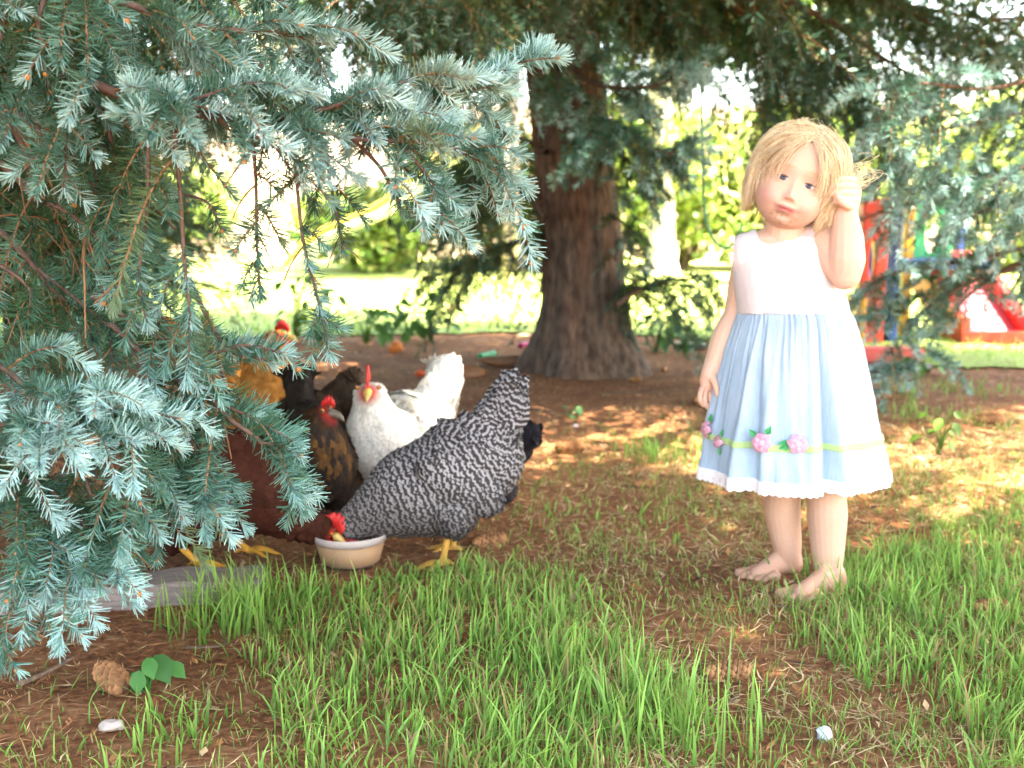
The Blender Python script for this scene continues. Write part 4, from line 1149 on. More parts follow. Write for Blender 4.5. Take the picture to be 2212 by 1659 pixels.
for i, (x, y, rz, sc, lab) in enumerate([
    (250, 1492, 2.3, 1.35, 'tan pine cone beside the low green plant at the lower left'), (1560, 1470, .2, 1.15, 'reddish open cone in the thin grass below the left foot'),
    (1225, 978, .1, 1.25, 'dark cone on the soil right of the black and white barred hen'), (1388, 1056, .4, .95, 'small dark cone halfway between the barred hen and the skirt'),
    (2140, 918, 3.2, 1.5, 'long tan cone lying at the right edge of the soil'), (1508, 873, .9, 1.2, 'cone on the soil just under the hanging hand'),
    (1445, 905, 2.0, .9, 'round cone left of the hanging hand'), (1900, 865, .3, 1.2, 'cone close to the right side of the skirt'), (1435, 802, 1.2, .8, 'reddish cone against the right root of the big trunk'),
    (1370, 825, .3, .8, 'cone at the front of the trunk flare'), (2130, 1330, .2, 1.1, 'cone half hidden in the lush grass at the right edge'), (1050, 1185, .5, 1.2, 'cone on the soil behind the barred hen feet')]):
    t = empty('pine_cone', gnd(x, y) + np.array([0, 0, .012 * sc]), rz); t.scale = (sc, sc, sc)
    link(core_me, 'core', M_cone, t); link(sc_me, 'scales', M_cone, t, 'stuff'); tag(t, lab, 'pine cone', 'cones fallen on the ground')

# ---- twigs and scattered bits on the soil
for i, (x0, y0, x1, y1, rad, lab) in enumerate([
    (40, 1492, 165, 1420, .005, 'dark stick on the litter at the lower left corner'), (395, 1395, 480, 1372, .0025, 'thin reddish twig left of the grass clump'),
    (1140, 892, 1260, 905, .0035, 'pale twig on the soil right of the barred tail'), (985, 792, 1060, 800, .003, 'short twig between white tail and trunk'),
    (1310, 852, 1500, 842, .003, 'long thin twig along the foot of the trunk'), (1640, 1318, 1760, 1330, .002, 'dry twig in front of the bare feet'),
    (1880, 852, 1990, 862, .006, 'brown stick on the soil right of the skirt'), (0, 1380, 130, 1352, .004, 'twig under the lowest needle tips'), (1480, 1560, 1600, 1500, .002, 'twig beside the reddish open cone')]):
    g = Geo(); a, b = gnd(x0, y0), gnd(x1, y1); m = (a + b) / 2 + rng.normal(0, .01, 3); 
    P = smoothpath([a, m, b], 10); P[:, 2] = gz(P[:, 0], P[:, 1]) + rad + .004
    add_tube(g, P, np.linspace(rad, rad * .5, 10), (.14, .09, .065), 6); tag(g.build('twig', M_wood), lab, 'twig', 'twigs lying on the soil')

def rag(name, x, y, size, col, label, cat, seed, flat=.4, n=14):
    r_ = np.random.default_rng(seed); g = Geo(); V, Q, T = sphere_vf(20, 12)
    k = 1 + .7 * (vnoise(V * 1.7 + seed, seed) - .5) + .3 * (vnoise(V * 4 + seed, seed + 1) - .5)
    V = V * k[:, None] * np.asarray(size); V[:, 2] -= V[:, 2].min() + .004
    g.add(V + gnd(x, y), Q, col); g.f.append(T); tag(g.build(name, M_plain), label, cat)
def tube_thing(name, x0, y0, x1, y1, rad, col, label, cat):
    g = Geo(); a, b = gnd(x0, y0) + [0, 0, rad], gnd(x1, y1) + [0, 0, rad]; add_tube(g, smoothpath([a, (a * .6 + b * .4), b], 9), np.array([1, 1, 1, .98, 1, 1, 1.05, 1.2, 1.35]) * rad, col, 14)
    tag(g.build(name, M_plastic), label, cat)
tube_thing('plastic_tube', 1036, 775, 1066, 770, .013, (.01, .34, .12), 'small green plastic tube lying behind the white hen tail', 'toy')
tube_thing('plastic_tube', 1122, 752, 1160, 748, .014, (.38, .01, .11), 'magenta plastic tube lying against the left of the trunk', 'toy')
rag('orange_peel', 856, 762, (.034, .03, .028), (.60, .18, .04), 'orange lump of peel on the soil behind the white hen', 'peel', 3)
rag('orange_peel', 908, 815, (.02, .02, .018), (.45, .07, .02), 'small red-orange bit close to the white hen tail', 'peel', 4)
rag('dry_leaf', 1132, 727, (.035, .03, .012), (.50, .34, .2), 'curled tan leaf at the lawn edge left of the trunk', 'leaf', 5)
rag('crumb', 1215, 968 + 8, (.012, .012, .01), (.02, .02, .02), 'dark crumb beside the dark cone', 'crumb', 15)
rag('paper_scrap', 1780, 1598, (.011, .010, .010), (.50, .53, .60), 'crumpled white scrap in the grass at the bottom right', 'scrap', 6)
rag('paper_scrap', 1244, 925, (.008, .006, .008), (.75, .75, .78), 'tiny white scrap on the soil right of the barred tail', 'scrap', 7)
rag('dry_leaf', 240, 1575, (.018, .01, .008), (.42, .34, .3), 'pale dead leaf in the thin grass below the tan cone', 'leaf', 8)
rag('root', 1010, 815, (.085, .05, .026), (.20, .09, .045), 'rounded brown root lump between the white tail and the trunk', 'root', 9)
rag('soil_mound', 1085, 792, (.10, .045, .024), (.20, .09, .045), 'low mound of soil against the left root of the trunk', 'mound', 10)

# ---- sandal by the saplings
sd_ = empty('sandal', gnd(1490, 752)); g = Geo()
t = np.linspace(0, 2 * PI, 24, endpoint=False); ox, oy = np.cos(t) * .085, np.sin(t) * (.034 + .006 * np.cos(t))
for z0, z1, c, nm in ((.0, .022, (.02, .02, .022), 'sole'), (.0225, .030, (.5, .5, .52), 'insole')):
    g = Geo(); V = np.concatenate([np.stack([ox, oy, np.full(24, z0)], -1), np.stack([ox, oy, np.full(24, z1)], -1)]); i = np.arange(24)
    g.add(V, np.stack([i, np.roll(i, -1), np.roll(i, -1) + 24, i + 24], -1), c); g.add(V[24:], [list(range(24))], c); g.build(nm, M_plastic, sd_, False)
for x in (.035, -.02):
    g = Geo(); P = smoothpath([[x, -.036, .02], [x - .005, -.02, .055], [x - .005, .02, .055], [x, .036, .02]], 12); V, F = tubes(P, np.full(12, .008), 6); g.add(V, F, (.025, .025, .03)); g.build('strap', M_plastic, sd_)
tag(sd_, 'black sandal with a pale insole lying among weeds right of the trunk', 'sandal')

# ---- hose loop hanging from the bough
g = Geo(); P = path3((1512, 120, 3.9), (1516, 250, 3.9), (1519, 380, 3.9), (1524, 470, 3.9), (1545, 522, 3.9), (1572, 536, 3.9), (1594, 512, 3.9), (1603, 484, 3.9))
P = smoothpath(P, 60); add_tube(g, P, np.full(60, .0045), (.02, .20, .13), 8)
tag(g.build('hose', M_plastic), 'thin green hose hanging in a loop behind the girl', 'hose')

# ---- food bowl
bw = empty('food_bowl', gnd(758, 1218)); bw.scale = (1.12, 1.12, 1.12)
def lathe(g, prof, col, n=48):
    prof = np.asarray(prof, float); a = np.arange(n) / n * 2 * PI
    V = np.stack([prof[:, 0:1] * np.cos(a), prof[:, 0:1] * np.sin(a), np.repeat(prof[:, 1:2], n, 1)], -1); m = len(prof)
    i = np.arange(m * n).reshape(m, n); F = np.stack([i[:-1], np.roll(i[:-1], -1, 1), np.roll(i[1:], -1, 1), i[1:]], -1).reshape(-1, 4)
    g.add(V.reshape(-1, 3), F, col)
g = Geo(); lathe(g, [(0, .003), (.048, .003), (.053, .007), (.0625, .046), (.061, .047), (.0515, .009), (.047, .006), (0, .006)], (.7, .65, .65)); g.build('shell', M_clear, bw)
g = Geo(); lathe(g, [(.0612, .0475), (.0655, .0475), (.0685, .060), (.0675, .0615), (.0645, .051), (.0612, .0475)], (.7, .65, .65)); g.build('rim', M_rim, bw)
g = Geo(); lathe(g, [(0, .0065), (.048, .0065), (.0524, .0095), (.0608, .043), (.05, .044), (.03, .039), (.012, .0415), (0, .041)], (.36, .19, .085)); g.build('food', M_plain, bw)
tag(bw, 'round cloudy plastic bowl of tan mash the hens are eating from', 'bowl')

# ------------------------------------------------------------------ hens
def loft(g, pts, rad, lat, n=26, sides=22, vert=None):
    """Rounded elliptical tube in the x-z plane; lat: sideways factor per node."""
    pts = np.array([[p[0], 0, p[1]] for p in pts], float)
    P = smoothpath(pts, n); R = interp(rad, n); Lt = interp(lat, n)
    t = norm(np.gradient(P, axis=0)); up = np.stack([-t[:, 2], np.zeros(n), t[:, 0]], -1)
    a = np.arange(sides) / sides * 2 * PI
    V = P[:, None] + R[:, None, None] * (np.sin(a)[None, :, None] * up[:, None] + (np.cos(a)[None, :, None] * Lt[:, None, None]) * np.array([0, 1.0, 0]))
    idx = np.arange(n * sides).reshape(n, sides)
    F = np.stack([idx[:-1], np.roll(idx[:-1], -1, 1), np.roll(idx[1:], -1, 1), idx[1:]], -1).reshape(-1, 4)
    n0 = g.n
    V = np.vstack([V.reshape(-1, 3), P[0] - t[0] * R[0] * .5, P[-1] + t[-1] * R[-1] * .5]); k = n * sides
    g.add(V, F, (1, 1, 1))
    g.f.append(np.array([[k, (i + 1) % sides, i] for i in range(sides)] + [[k + 1, (n - 1) * sides + i, (n - 1) * sides + (i + 1) % sides] for i in range(sides)]) + n0)

def hen(x, y, face, spine, rad, lat, headdir, legs, cols, label, seed, tail=None, comb=1.0, barred=False, nf=2600, wingpos=None, zfix=0.0, comb_side=0, head_r=None, neck_i=None, facecol=(.42, .04, .03), legcol=(.52, .26, .05), eyecol=(.35, .12, .02), size=1.0, beakcol=(.50, .33, .10), lifts=1.0):
    """spine runs from tail to head in the hen's own x (forward), z plane; cols: dict of colour functions."""
    r = np.random.default_rng(seed)
    t = empty('hen', gnd(x, y) + np.array([0, 0, zfix]), math.atan2(face[1], face[0])); tag(t, label, 'hen'); t.scale = (size,) * 3
    g = Geo(); sp = np.array([[p[0], 0, p[1]] for p in spine], float)
    loft(g, spine, rad, lat, 40)
    if tail is not None:
        for y_ in (-.014, 0, .014):
            g2 = Geo(); loft(g2, tail[0], tail[1], tail[2], 18); V = np.concatenate(g2.v); V[:, 1] += y_ * (V[:, 0] - tail[0][0][0]) / (tail[0][-1][0] - tail[0][0][0] + 1e-6)
            n0 = g.n; g.add(V, g2.f[0], (1, 1, 1)); g.f.append(g2.f[1] + n0)
    for hip, knee, ank, toe in legs:                     # feathered thighs
        chain(g, [hip, knee], [.048, .021])
    wp = wingpos
    if wp is not None:
        (wx, wz), (wl, wh), wa = wp
        c, s = math.cos(wa), math.sin(wa); M = np.array([[c, 0, -s], [0, 1, 0], [s, 0, c]])
        k = np.argmin(np.abs(sp[:, 0] - wx)); wy = np.interp(wx, np.sort(sp[:, 0]), (np.array(rad) * np.array(lat))[np.argsort(sp[:, 0])])
        for sg in (-1, 1):
            add_ball(g, (wx, sg * wy * .86, wz), (wl, .022, wh), M=M)
    me = remesh(g, .0045, 5)
    V = verts_of(me); Nn = normals_of(me)
    # flow of the plumage: from the head towards the tail, thighs downwards
    segs = smoothpath(sp, 60)
    if tail is not None:
        tp = smoothpath(np.array([[p[0], 0, p[1]] for p in tail[0]]), 14); segs = np.vstack([tp[::-1], segs])
    dirs = norm(np.gradient(segs, axis=0)) * -1
    arc = np.concatenate([[0], np.cumsum(np.linalg.norm(np.diff(segs, axis=0), axis=1))]); arc = arc[-1] - arc
    hd = np.array([headdir[0], headdir[2] if len(headdir) > 2 else 0, headdir[1]]); hd = hd / np.linalg.norm(hd)
    hp = sp[-1]; hr = head_r or rad[-1]
    def flow(P):
        k = np.empty(len(P), int)
        for a in range(0, len(P), 20000):
            k[a:a + 20000] = np.argmin(((P[a:a + 20000, None] * np.array([1, .25, 1]) - segs[None] * np.array([1, .25, 1])) ** 2).sum(-1), 1)
        s = np.clip(arc[k] + np.sum((P - segs[k]) * dirs[k], -1), 0, None)
        return dirs[k], s, k
    d_, s_, _ = flow(V)
    fz = np.clip(gauss(V, hp + hd * hr * .75, [hr * .8] * 3) * 1.6 - .25, 0, 1)
    def colour(P, s):
        c = cols(P, s, vnoise(P * 60, seed), vnoise(P * np.array([14, 14, 14]), seed + 1))
        return c
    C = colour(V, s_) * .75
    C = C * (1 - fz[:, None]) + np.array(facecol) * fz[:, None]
    set_col(me, C)
    if barred:
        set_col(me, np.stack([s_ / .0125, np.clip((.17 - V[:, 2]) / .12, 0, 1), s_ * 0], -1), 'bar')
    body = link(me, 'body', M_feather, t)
    # plumage: many small overlapping feathers
    tri = np.array([q.vertices[:3] for q in me.polygons]); ar = np.linalg.norm(np.cross(V[tri[:, 1]] - V[tri[:, 0]], V[tri[:, 2]] - V[tri[:, 0]]), axis=1)
    pk = r.choice(len(tri), nf, p=ar / ar.sum())
    P = V[tri[pk]].mean(1); n = norm(Nn[tri[pk, 0]])
    okf = gauss(P, hp + hd * hr * .8, [hr * .95] * 3) < .38
    P, n = P[okf], n[okf]; m = len(P)
    f, s, _ = flow(P)
    thigh = P[:, 2] < .075
    f = np.where(thigh[:, None], f * .4 + np.array([0, 0, -.8]), f)
    f = f + r.normal(0, .14, f.shape)
    f = norm(f - n * np.sum(f * n, -1, keepdims=True)); b = np.cross(n, f)
    neckf = np.clip(1 - s / .17, 0, 1); tailf = np.clip((s - arc.max() + .14) / .12, 0, 1)
    L = (.030 - .014 * neckf + .022 * tailf) * r.uniform(.8, 1.25, m); W = (.021 - .013 * neckf + .002 * tailf) * r.uniform(.85, 1.15, m)
    lift = lifts * np.where(thigh, .10, .05) * r.uniform(.3, 1.9, m)
    rows = [(0, .35, -.08), (.35, .95, .05), (.68, 1.0, .05), (.9, .66, .03), (1.0, .12, 0)]
    VV = []
    for sa, wa_, la in rows:
        c_ = P + f * (sa - .25) * L[:, None] + n * ((la * .5 * lifts + lift * sa) * L + .0005)[:, None]
        for e in (-1, 0, 1):
            VV.append(c_ + b * e * (W * wa_ * .5)[:, None] - n * (abs(e) * .10 * W)[:, None])
    VV = np.stack(VV, 1)
    q = np.arange(15).reshape(5, 3)
    Fq = np.concatenate([np.stack([q[:-1, j], q[:-1, j + 1], q[1:, j + 1], q[1:, j]], -1) for j in (0, 1)])
    F = (np.arange(m)[:, None, None] * 15 + Fq[None]).reshape(-1, 4)
    ss = s[:, None] + np.repeat(np.array([x_[0] - .25 for x_ in rows]), 3)[None] * L[:, None]
    cb = colour(P, s)[:, None] * (.89 + .22 * r.random((m, 1, 1))) * (1 + .12 * (np.repeat(np.linspace(-1, 1, 5), 3)[None, :, None]))
    gp = Geo(); gp.add(VV.reshape(-1, 3), F, np.clip(cb, 0, .95).reshape(-1, 3))
    pm = gp.mesh('plumage')
    if barred:
        jit = r.normal(0, .22, (m, 1)); edge = np.tile(np.array([-1, 0, 1]) ** 2, 5)[None] * .30
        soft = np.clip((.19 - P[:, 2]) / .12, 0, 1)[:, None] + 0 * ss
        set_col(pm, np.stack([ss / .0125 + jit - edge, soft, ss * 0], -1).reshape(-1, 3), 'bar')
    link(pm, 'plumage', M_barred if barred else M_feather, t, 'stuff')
    # comb, wattles, beak, eyes
    up = norm((np.array([0, 0, 1.0]) - hd * hd[2])[None])[0]
    if abs(hd[2]) > .8: up = norm((np.array([1.0, 0, .3]) - hd * np.dot(hd, [1, 0, .3]))[None])[0]
    sd = np.cross(hd, up)
    if comb > 0:
        g = Geo(); L_ = .05 * comb; H_ = .026 * comb; n_ = 21; tt = np.linspace(0, 1, n_)
        hgt = H_ * np.sin(PI * np.clip(tt * .9 + .06, 0, 1)) ** .7 * (.66 + .34 * np.abs(np.sin(tt * PI * 4.5)))
        base = hp + up * hr * .72 + hd * (hr * .95 - tt[:, None] * L_)
        base = base - up * (np.abs(tt - .45)[:, None] ** 2 * .02)
        lean = comb_side * .35
        topv = base + (up + sd * lean) * hgt[:, None]
        th = .0028 * comb
        Vc = np.concatenate([base - sd * th - up * .005, base + sd * th - up * .005, topv + sd * th * .5, topv - sd * th * .5]); i = np.arange(n_ - 1)[:, None]
        Fc = np.concatenate([i + np.array([a * n_, c * n_, c * n_ + 1, a * n_ + 1]) for a, c in ((0, 1), (1, 2), (2, 3), (3, 0))])
        g.add(Vc, Fc, (.50, .022, .022)); e = np.arange(4) * n_; g.f.append(np.array([e, e + n_ - 1])); g.build('comb', M_comb, t)
        for sg in (-1, 1):
            g = Geo(); add_ball(g, hp + hd * hr * .55 - up * hr * .95 + sd * sg * hr * .38, (hr * .30, hr * .22, hr * .55 * max(comb, .7)), (.48, .03, .03), M=np.stack([hd, sd, up], 1), nu=12, nv=8); g.build('wattle', M_comb, t)
    g = Geo(); chain(g, [hp + hd * hr * .75, hp + hd * hr * 1.35 - up * hr * .06, hp + hd * hr * 1.75 - up * hr * .32], [hr * .34, hr * .24, hr * .05], beakcol, n=9, sides=9); g.build('beak', M_plastic, t)
    for sg in (-1, 1):
        g = Geo(); add_ball(g, hp + hd * hr * .38 + up * hr * .22 + sd * sg * hr * .74, [hr * .16] * 3, eyecol, nu=12, nv=8); add_ball(g, hp + hd * hr * .40 + up * hr * .22 + sd * sg * hr * .84, [hr * .10] * 3, (.01, .01, .01), nu=10, nv=6); g.build('eye', M_eye, t)
    # legs: shank and four toes
    for hip, knee, ank, td in legs:
        g = Geo(); knee, ank = np.array(knee, float), np.array(ank, float)
        chain(g, [knee, knee * .5 + ank * .5, ank], [.0085, .0068, .0075], legcol, n=10, sides=9)
        td = np.array([td[0], td[1], 0.0]); td /= np.linalg.norm(td); sdv = np.array([-td[1], td[0], 0])
        for an, ln in ((-.5, .045), (0, .058), (.5, .045), (PI * .95, .026)):
            dv = td * math.cos(an) + sdv * math.sin(an); a0_ = ank + np.array([0, 0, -.001])
            chain(g, [a0_, a0_ + dv * ln * .5 + [0, 0, .003], np.array([*(a0_ + dv * ln)[:2], .005])], [.0065, .0055, .0035], legcol, n=8, sides=7)
            chain(g, [np.array([*(a0_ + dv * ln)[:2], .005]), np.array([*(a0_ + dv * (ln + .012))[:2], .002])], [.003, .001], (.4, .3, .2), n=4, sides=6)
        me_ = remesh(g, .0022, 2); set_col(me_, np.repeat(np.array([legcol]), len(me_.vertices), 0)); link(me_, 'leg', M_scale_leg, t)
    return t

def solid(c, amp=.25):
    c = np.array(c)
    return lambda P, s, n1, n2: c * (1 + amp * (n1 - .5) + amp * (n2 - .5))[:, None]
def white_c(P, s, n1, n2):
    browning = np.clip((.14 - P[:, 2]) / .10, 0, 1)[:, None] * (.3 + .7 * n2[:, None])  # patchy browner tone, stronger towards the belly
    return np.array([.68, .64, .58]) * (1 - .03 * n1[:, None]) * (1 - browning * .6) + np.array([.36, .25, .17]) * browning * .6
def laced(P, s, n1, n2):
    n1 = vnoise(P * np.array([210, 210, 62]), 61) * .75 + .25 * n1
    k = np.clip(n1 * 3.2 - 1.45, 0, 1)[:, None] * np.clip((P[:, 2] - .06) / .08, 0, 1)[:, None] * (P[:, 0:1] > -.08)
    dark = np.array([.022, .016, .014]) * (.7 + .8 * n2[:, None])
    hood = np.clip((P[:, 2] - .175) / .03, 0, 1)[:, None]
    return dark * (1 - k * .7) + np.array([.17, .078, .022]) * k * .7 * (1 - .75 * hood)
def redbrown(P, s, n1, n2):
    return np.array([.036, .011, .007]) * (.7 + .6 * n1[:, None]) * (1 - .35 * np.clip(s - .25, 0, .2) * 5)[:, None]
def buff(P, s, n1, n2):
    return np.array([.36, .155, .038]) * (.8 + .4 * n1[:, None])
barc = solid((.2, .19, .2), .2)

# barred hen, head in the bowl, facing left
hen(966, 1212, (-1, -.10), [(-.108, .270), (-.075, .226), (0, .174), (.085, .143), (.140, .116), (.180, .096), (.214, .078)], [.060, .094, .105, .090, .062, .041, .027], [.70, .82, .82, .85, .85, .85, .9],
    (.42, -.91), [((-.01, .045, .115), (-.005, .045, .092), (.012, .05, .012), (.9, .3)), ((-.03, -.045, .115), (-.03, -.045, .092), (-.012, -.05, .012), (.9, -.2))], barc,
    'black and white barred hen bending over the plastic bowl of mash', 1, size=.965, tail=([(-.095, .27), (-.118, .318), (-.134, .358)], [.058, .046, .026], [.55, .42, .4]), barred=True, nf=4200, wingpos=((-.02, .178), (.098, .046), .55))
# white hen facing the camera
hen(868, 1092, (-.50, -.87), [(-.13, .19), (-.07, .158), (.0, .142), (.055, .150), (.085, .190), (.097, .232), (.107, .268)], [.060, .088, .098, .092, .064, .041, .029], [.8, .95, 1.0, 1.0, 1.0, 1.0, .95],
    (.83, -.20, .51), [((.0, .045, .08), (.0, .045, .06), (.01, .045, .010), (1, 0)), ((-.02, -.045, .08), (-.02, -.045, .06), (-.01, -.045, .010), (1, 0))], white_c,
    'white hen with a red upright comb looking at the camera', 2, size=1.12, lifts=.3, tail=([(-.115, .195), (-.145, .235), (-.162, .268)], [.056, .044, .030], [.62, .62, .8]), comb=1.15, nf=3200, head_r=.029, comb_side=.0)
# dark gold flecked hen in front of it
hen(684, 1122, (.30, -.95), [(-.15, .155), (-.08, .140), (-.01, .125), (.045, .122), (.072, .165), (.082, .198), (.092, .226)], [.045, .070, .078, .072, .052, .038, .027], [.9, .95, 1.0, .98, .95, .95, .9],
    (.45, -.18, .85), [((.0, .04, .07), (.0, .04, .055), (.01, .04, .010), (1, 0)), ((-.02, -.04, .07), (-.02, -.04, .055), (-.01, -.04, .010), (1, 0))], laced,
    'dark hen with gold flecked breast and turned head left of the white hen', 3, size=1.2, beakcol=(.10, .08, .06), tail=([(-.14, .165), (-.19, .20), (-.215, .235)], [.04, .034, .02], [.5, .4, .4]), comb=.5, nf=2600, facecol=(.22, .02, .02), legcol=(.10, .09, .08))
# red-brown hen behind the spruce sprays
hen(500, 1214, (.97, -.16), [(-.13, .225), (-.075, .195), (0, .170), (.085, .138), (.135, .105), (.172, .085), (.206, .075)], [.055, .088, .100, .082, .052, .036, .026], [.7, .85, .88, .88, .85, .85, .9],
    (.80, -.60), [((-.06, -.045, .10), (-.10, -.045, .055), (-.045, -.05, .010), (1, -.25)), ((-.02, .045, .10), (-.05, .045, .06), (.015, .05, .010), (1, .1))], redbrown,
    'red-brown hen with orange legs striding behind the hanging spruce sprays', 4, tail=([(-.12, .235), (-.165, .28), (-.195, .315)], [.05, .042, .022], [.5, .4, .4]), comb=1.0, nf=2600, legcol=(.56, .25, .03))
# buff hen further back
hen(540, 1012, (.93, -.36), [(-.15, .24), (-.08, .21), (-.01, .185), (.045, .195), (.068, .250), (.082, .295), (.098, .335)], [.055, .085, .095, .085, .060, .043, .029], [.8, .9, .95, .95, .95, .95, .9],
    (.95, -.05), [((.0, .045, .10), (.0, .045, .075), (.01, .045, .010), (1, 0)), ((-.02, -.045, .10), (-.02, -.045, .075), (-.01, -.045, .010), (1, 0))], buff,
    'golden buff hen standing tall at the back behind the spruce tip', 5, size=1.1, tail=([(-.14, .25), (-.19, .30), (-.22, .335)], [.05, .04, .022], [.5, .4, .4]), comb=.8, nf=2400)
# very dark hen turned away in the middle
hen(640, 1055, (-.96, -.22), [(-.105, .205), (-.06, .18), (0, .150), (.06, .12), (.10, .085), (.13, .06)], [.045, .07, .080, .068, .045, .028], [.75, .9, .9, .9, .9, .9],
    (.7, -.7), [((.0, .04, .08), (.0, .04, .06), (.01, .04, .010), (1, 0)), ((-.02, -.04, .08), (-.02, -.04, .06), (-.01, -.04, .010), (1, 0))], solid((.036, .022, .014), .5),
    'blackish brown hen between the buff hen and the gold flecked hen, tail raised', 6, tail=([(-.095, .21), (-.125, .245), (-.14, .27)], [.045, .036, .02], [.5, .4, .4]), comb=.7, nf=1800)
# black hen mostly hidden behind the barred one
hen(1052, 1104, (-.98, .15), [(-.085, .165), (-.05, .140), (0, .115), (.045, .085), (.075, .06)], [.028, .044, .052, .042, .025], [.8, .9, .9, .9, .9],
    (.7, -.7), [((.0, .03, .06), (.0, .03, .05), (.01, .03, .010), (1, 0)), ((-.02, -.03, .06), (-.02, -.03, .05), (-.01, -.03, .010), (1, 0))], solid((.018, .016, .02), .4),
    'black hen hidden behind the barred hen with only its tail showing', 7, size=.9, tail=([(-.08, .170), (-.098, .190), (-.108, .205)], [.027, .025, .017], [.6, .5, .5]), comb=.6, nf=1500)

# ------------------------------------------------------------------ the girl
girl = empty('person', gnd(1745, 1268))
tag(girl, 'barefoot blonde toddler in a pink-white and pale blue dress holding her hair with one fist', 'person')
GO = np.array(girl.location)
def G(x, y, Y=2.0):
    return at(x, y, Y) - GO
MM = 2.0 / FP                                             # metres per picture unit near her
# head frame: x to the viewer's right, y away from the face, z to the crown
roll, yaw, nod = math.radians(20), math.radians(12), math.radians(3)
Rh = np.array((Matrix.Rotation(roll, 3, 'Y') @ Matrix.Rotation(-yaw, 3, 'Z') @ Matrix.Rotation(nod, 3, 'X')))
HC = G(1721, 386, 1.995)
def H(p):
    return np.asarray(p, float) @ Rh.T + HC
def to_head(P):
    return (np.asarray(P, float) - HC) @ Rh

def face_push(q):
    """Features as forward displacement (towards -y in the head frame), q in head coordinates."""
    x, z = q[..., 0], q[..., 2]
    gs = lambda x0, z0, sx, sz: np.exp(-((x - x0) / sx) ** 2 - ((z - z0) / sz) ** 2)
    d = 0 * x
    for s in (-1, 1):
        ex = s * .0228
        d = d - .0085 * gs(ex, -.009, .0165, .0105)                  # sockets
        d = d + .0050 * gs(ex, -.009, .0125, .0080)                  # lids bulging back over the ball
        d = d + .0030 * gs(ex, .011, .019, .006)                     # brow
        d = d + .0095 * gs(s * .036, -.046, .022, .022)              # cheek
        d = d - .0014 * gs(s * .024, -.0195, .014, .0035)
        d = d + .0042 * gs(s * .0072, -.0385, .0050, .0048)          # nostril wings
        d = d - .0028 * gs(s * .0215, -.060, .005, .006)             # mouth corners
        d = d - .0030 * gs(s * .0042, -.0425, .0026, .0018)
    d = d + .0100 * gs(0, -.0345, .0075, .0075) + .0055 * gs(0, -.018, .0062, .016) + .0028 * gs(0, -.041, .011, .006)
    d = d - .0012 * gs(0, -.0485, .0032, .0045)                      # philtrum
    d = d + .0062 * gs(0, -.0545, .0125, .0040) + .0025 * gs(0, -.055, .020, .008)
    d = d + .0066 * gs(0, -.0625, .0115, .0042)
    d = d - .0050 * gs(0, -.0583, .0165, .0016)                      # line between the lips
    d = d - .0032 * gs(0, -.0705, .013, .0040)
    d = d + .0058 * gs(0, -.083, .015, .010)                         # chin
    return d

gB = Geo()
V, Q, T = sphere_vf(180, 130)
def superell(V, c, r):
    """Distance from the head centre along V to an ellipsoid that contains it."""
    c = np.asarray(c) / r; Vn = V / r
    b = np.sum(Vn * c, -1); a = np.sum(Vn * Vn, -1); cc = np.sum(c * c) - 1
    return (b + np.sqrt(np.maximum(b * b - a * cc, 0))) / a
k1 = superell(V, (0, .012, .016), np.array([.0690, .085, .076]))
k2 = superell(V, (0, -.020, -.036), np.array([.0600, .0540, .0540]))
kk = np.log(np.exp(k1 * 160) + np.exp(k2 * 160)) / 160
q = V * kk[:, None]
front = np.clip((-q[:, 1] - .012) / .03, 0, 1)
q[:, 1] -= face_push(q) * front
n0 = gB.n; gB.add(H(q), Q, (1, 1, 1)); gB.f.append(T + n0)
for s in (-1, 1):                                                    # ears
    add_ball(gB, H((s * .072, .008, -.022)), (.010, .019, .026), M=Rh, nu=16, nv=10)
# neck, torso
chain(gB, [H((0, .010, -.05)), G(1695, 500, 2.01), G(1690, 545, 2.02)], [.036, .036, .044])
TR = [(495, 1640, 1752, .36), (512, 1606, 1788, .50), (535, 1592, 1796, .62), (575, 1590, 1803, .70), (620, 1594, 1816, .74), (670, 1600, 1828, .76), (740, 1590, 1835, .76), (800, 1600, 1830, .7)]
def ring(g, rows, Y, inset=0, sides=48, n=30, col=(1, 1, 1)):
    rows = np.array(rows, float); u = np.linspace(0, len(rows) - 1, n)
    rows = np.stack([np.interp(u, np.arange(len(rows)), rows[:, j]) for j in range(rows.shape[1])], -1)
    a = np.arange(sides) / sides * 2 * PI; V = []
    for y, xl, xr, dp in rows:
        c = G((xl + xr) / 2, y, Y); w = (xr - xl) / 2 * MM - inset
        V.append(c + np.stack([np.cos(a) * w, np.sin(a) * w * dp, 0 * a], -1))
    V = np.array(V); idx = np.arange(n * sides).reshape(n, sides)
    F = np.stack([idx[:-1], idx[1:], np.roll(idx[1:], -1, 1), np.roll(idx[:-1], -1, 1)], -1).reshape(-1, 4)
    n0 = g.n; g.add(V.reshape(-1, 3), F, col)
    g.f.append(np.array([list(idx[0])]) + n0); g.f.append(np.array([list(idx[-1][::-1])]) + n0)
ring(gB, TR, 2.02, .004)
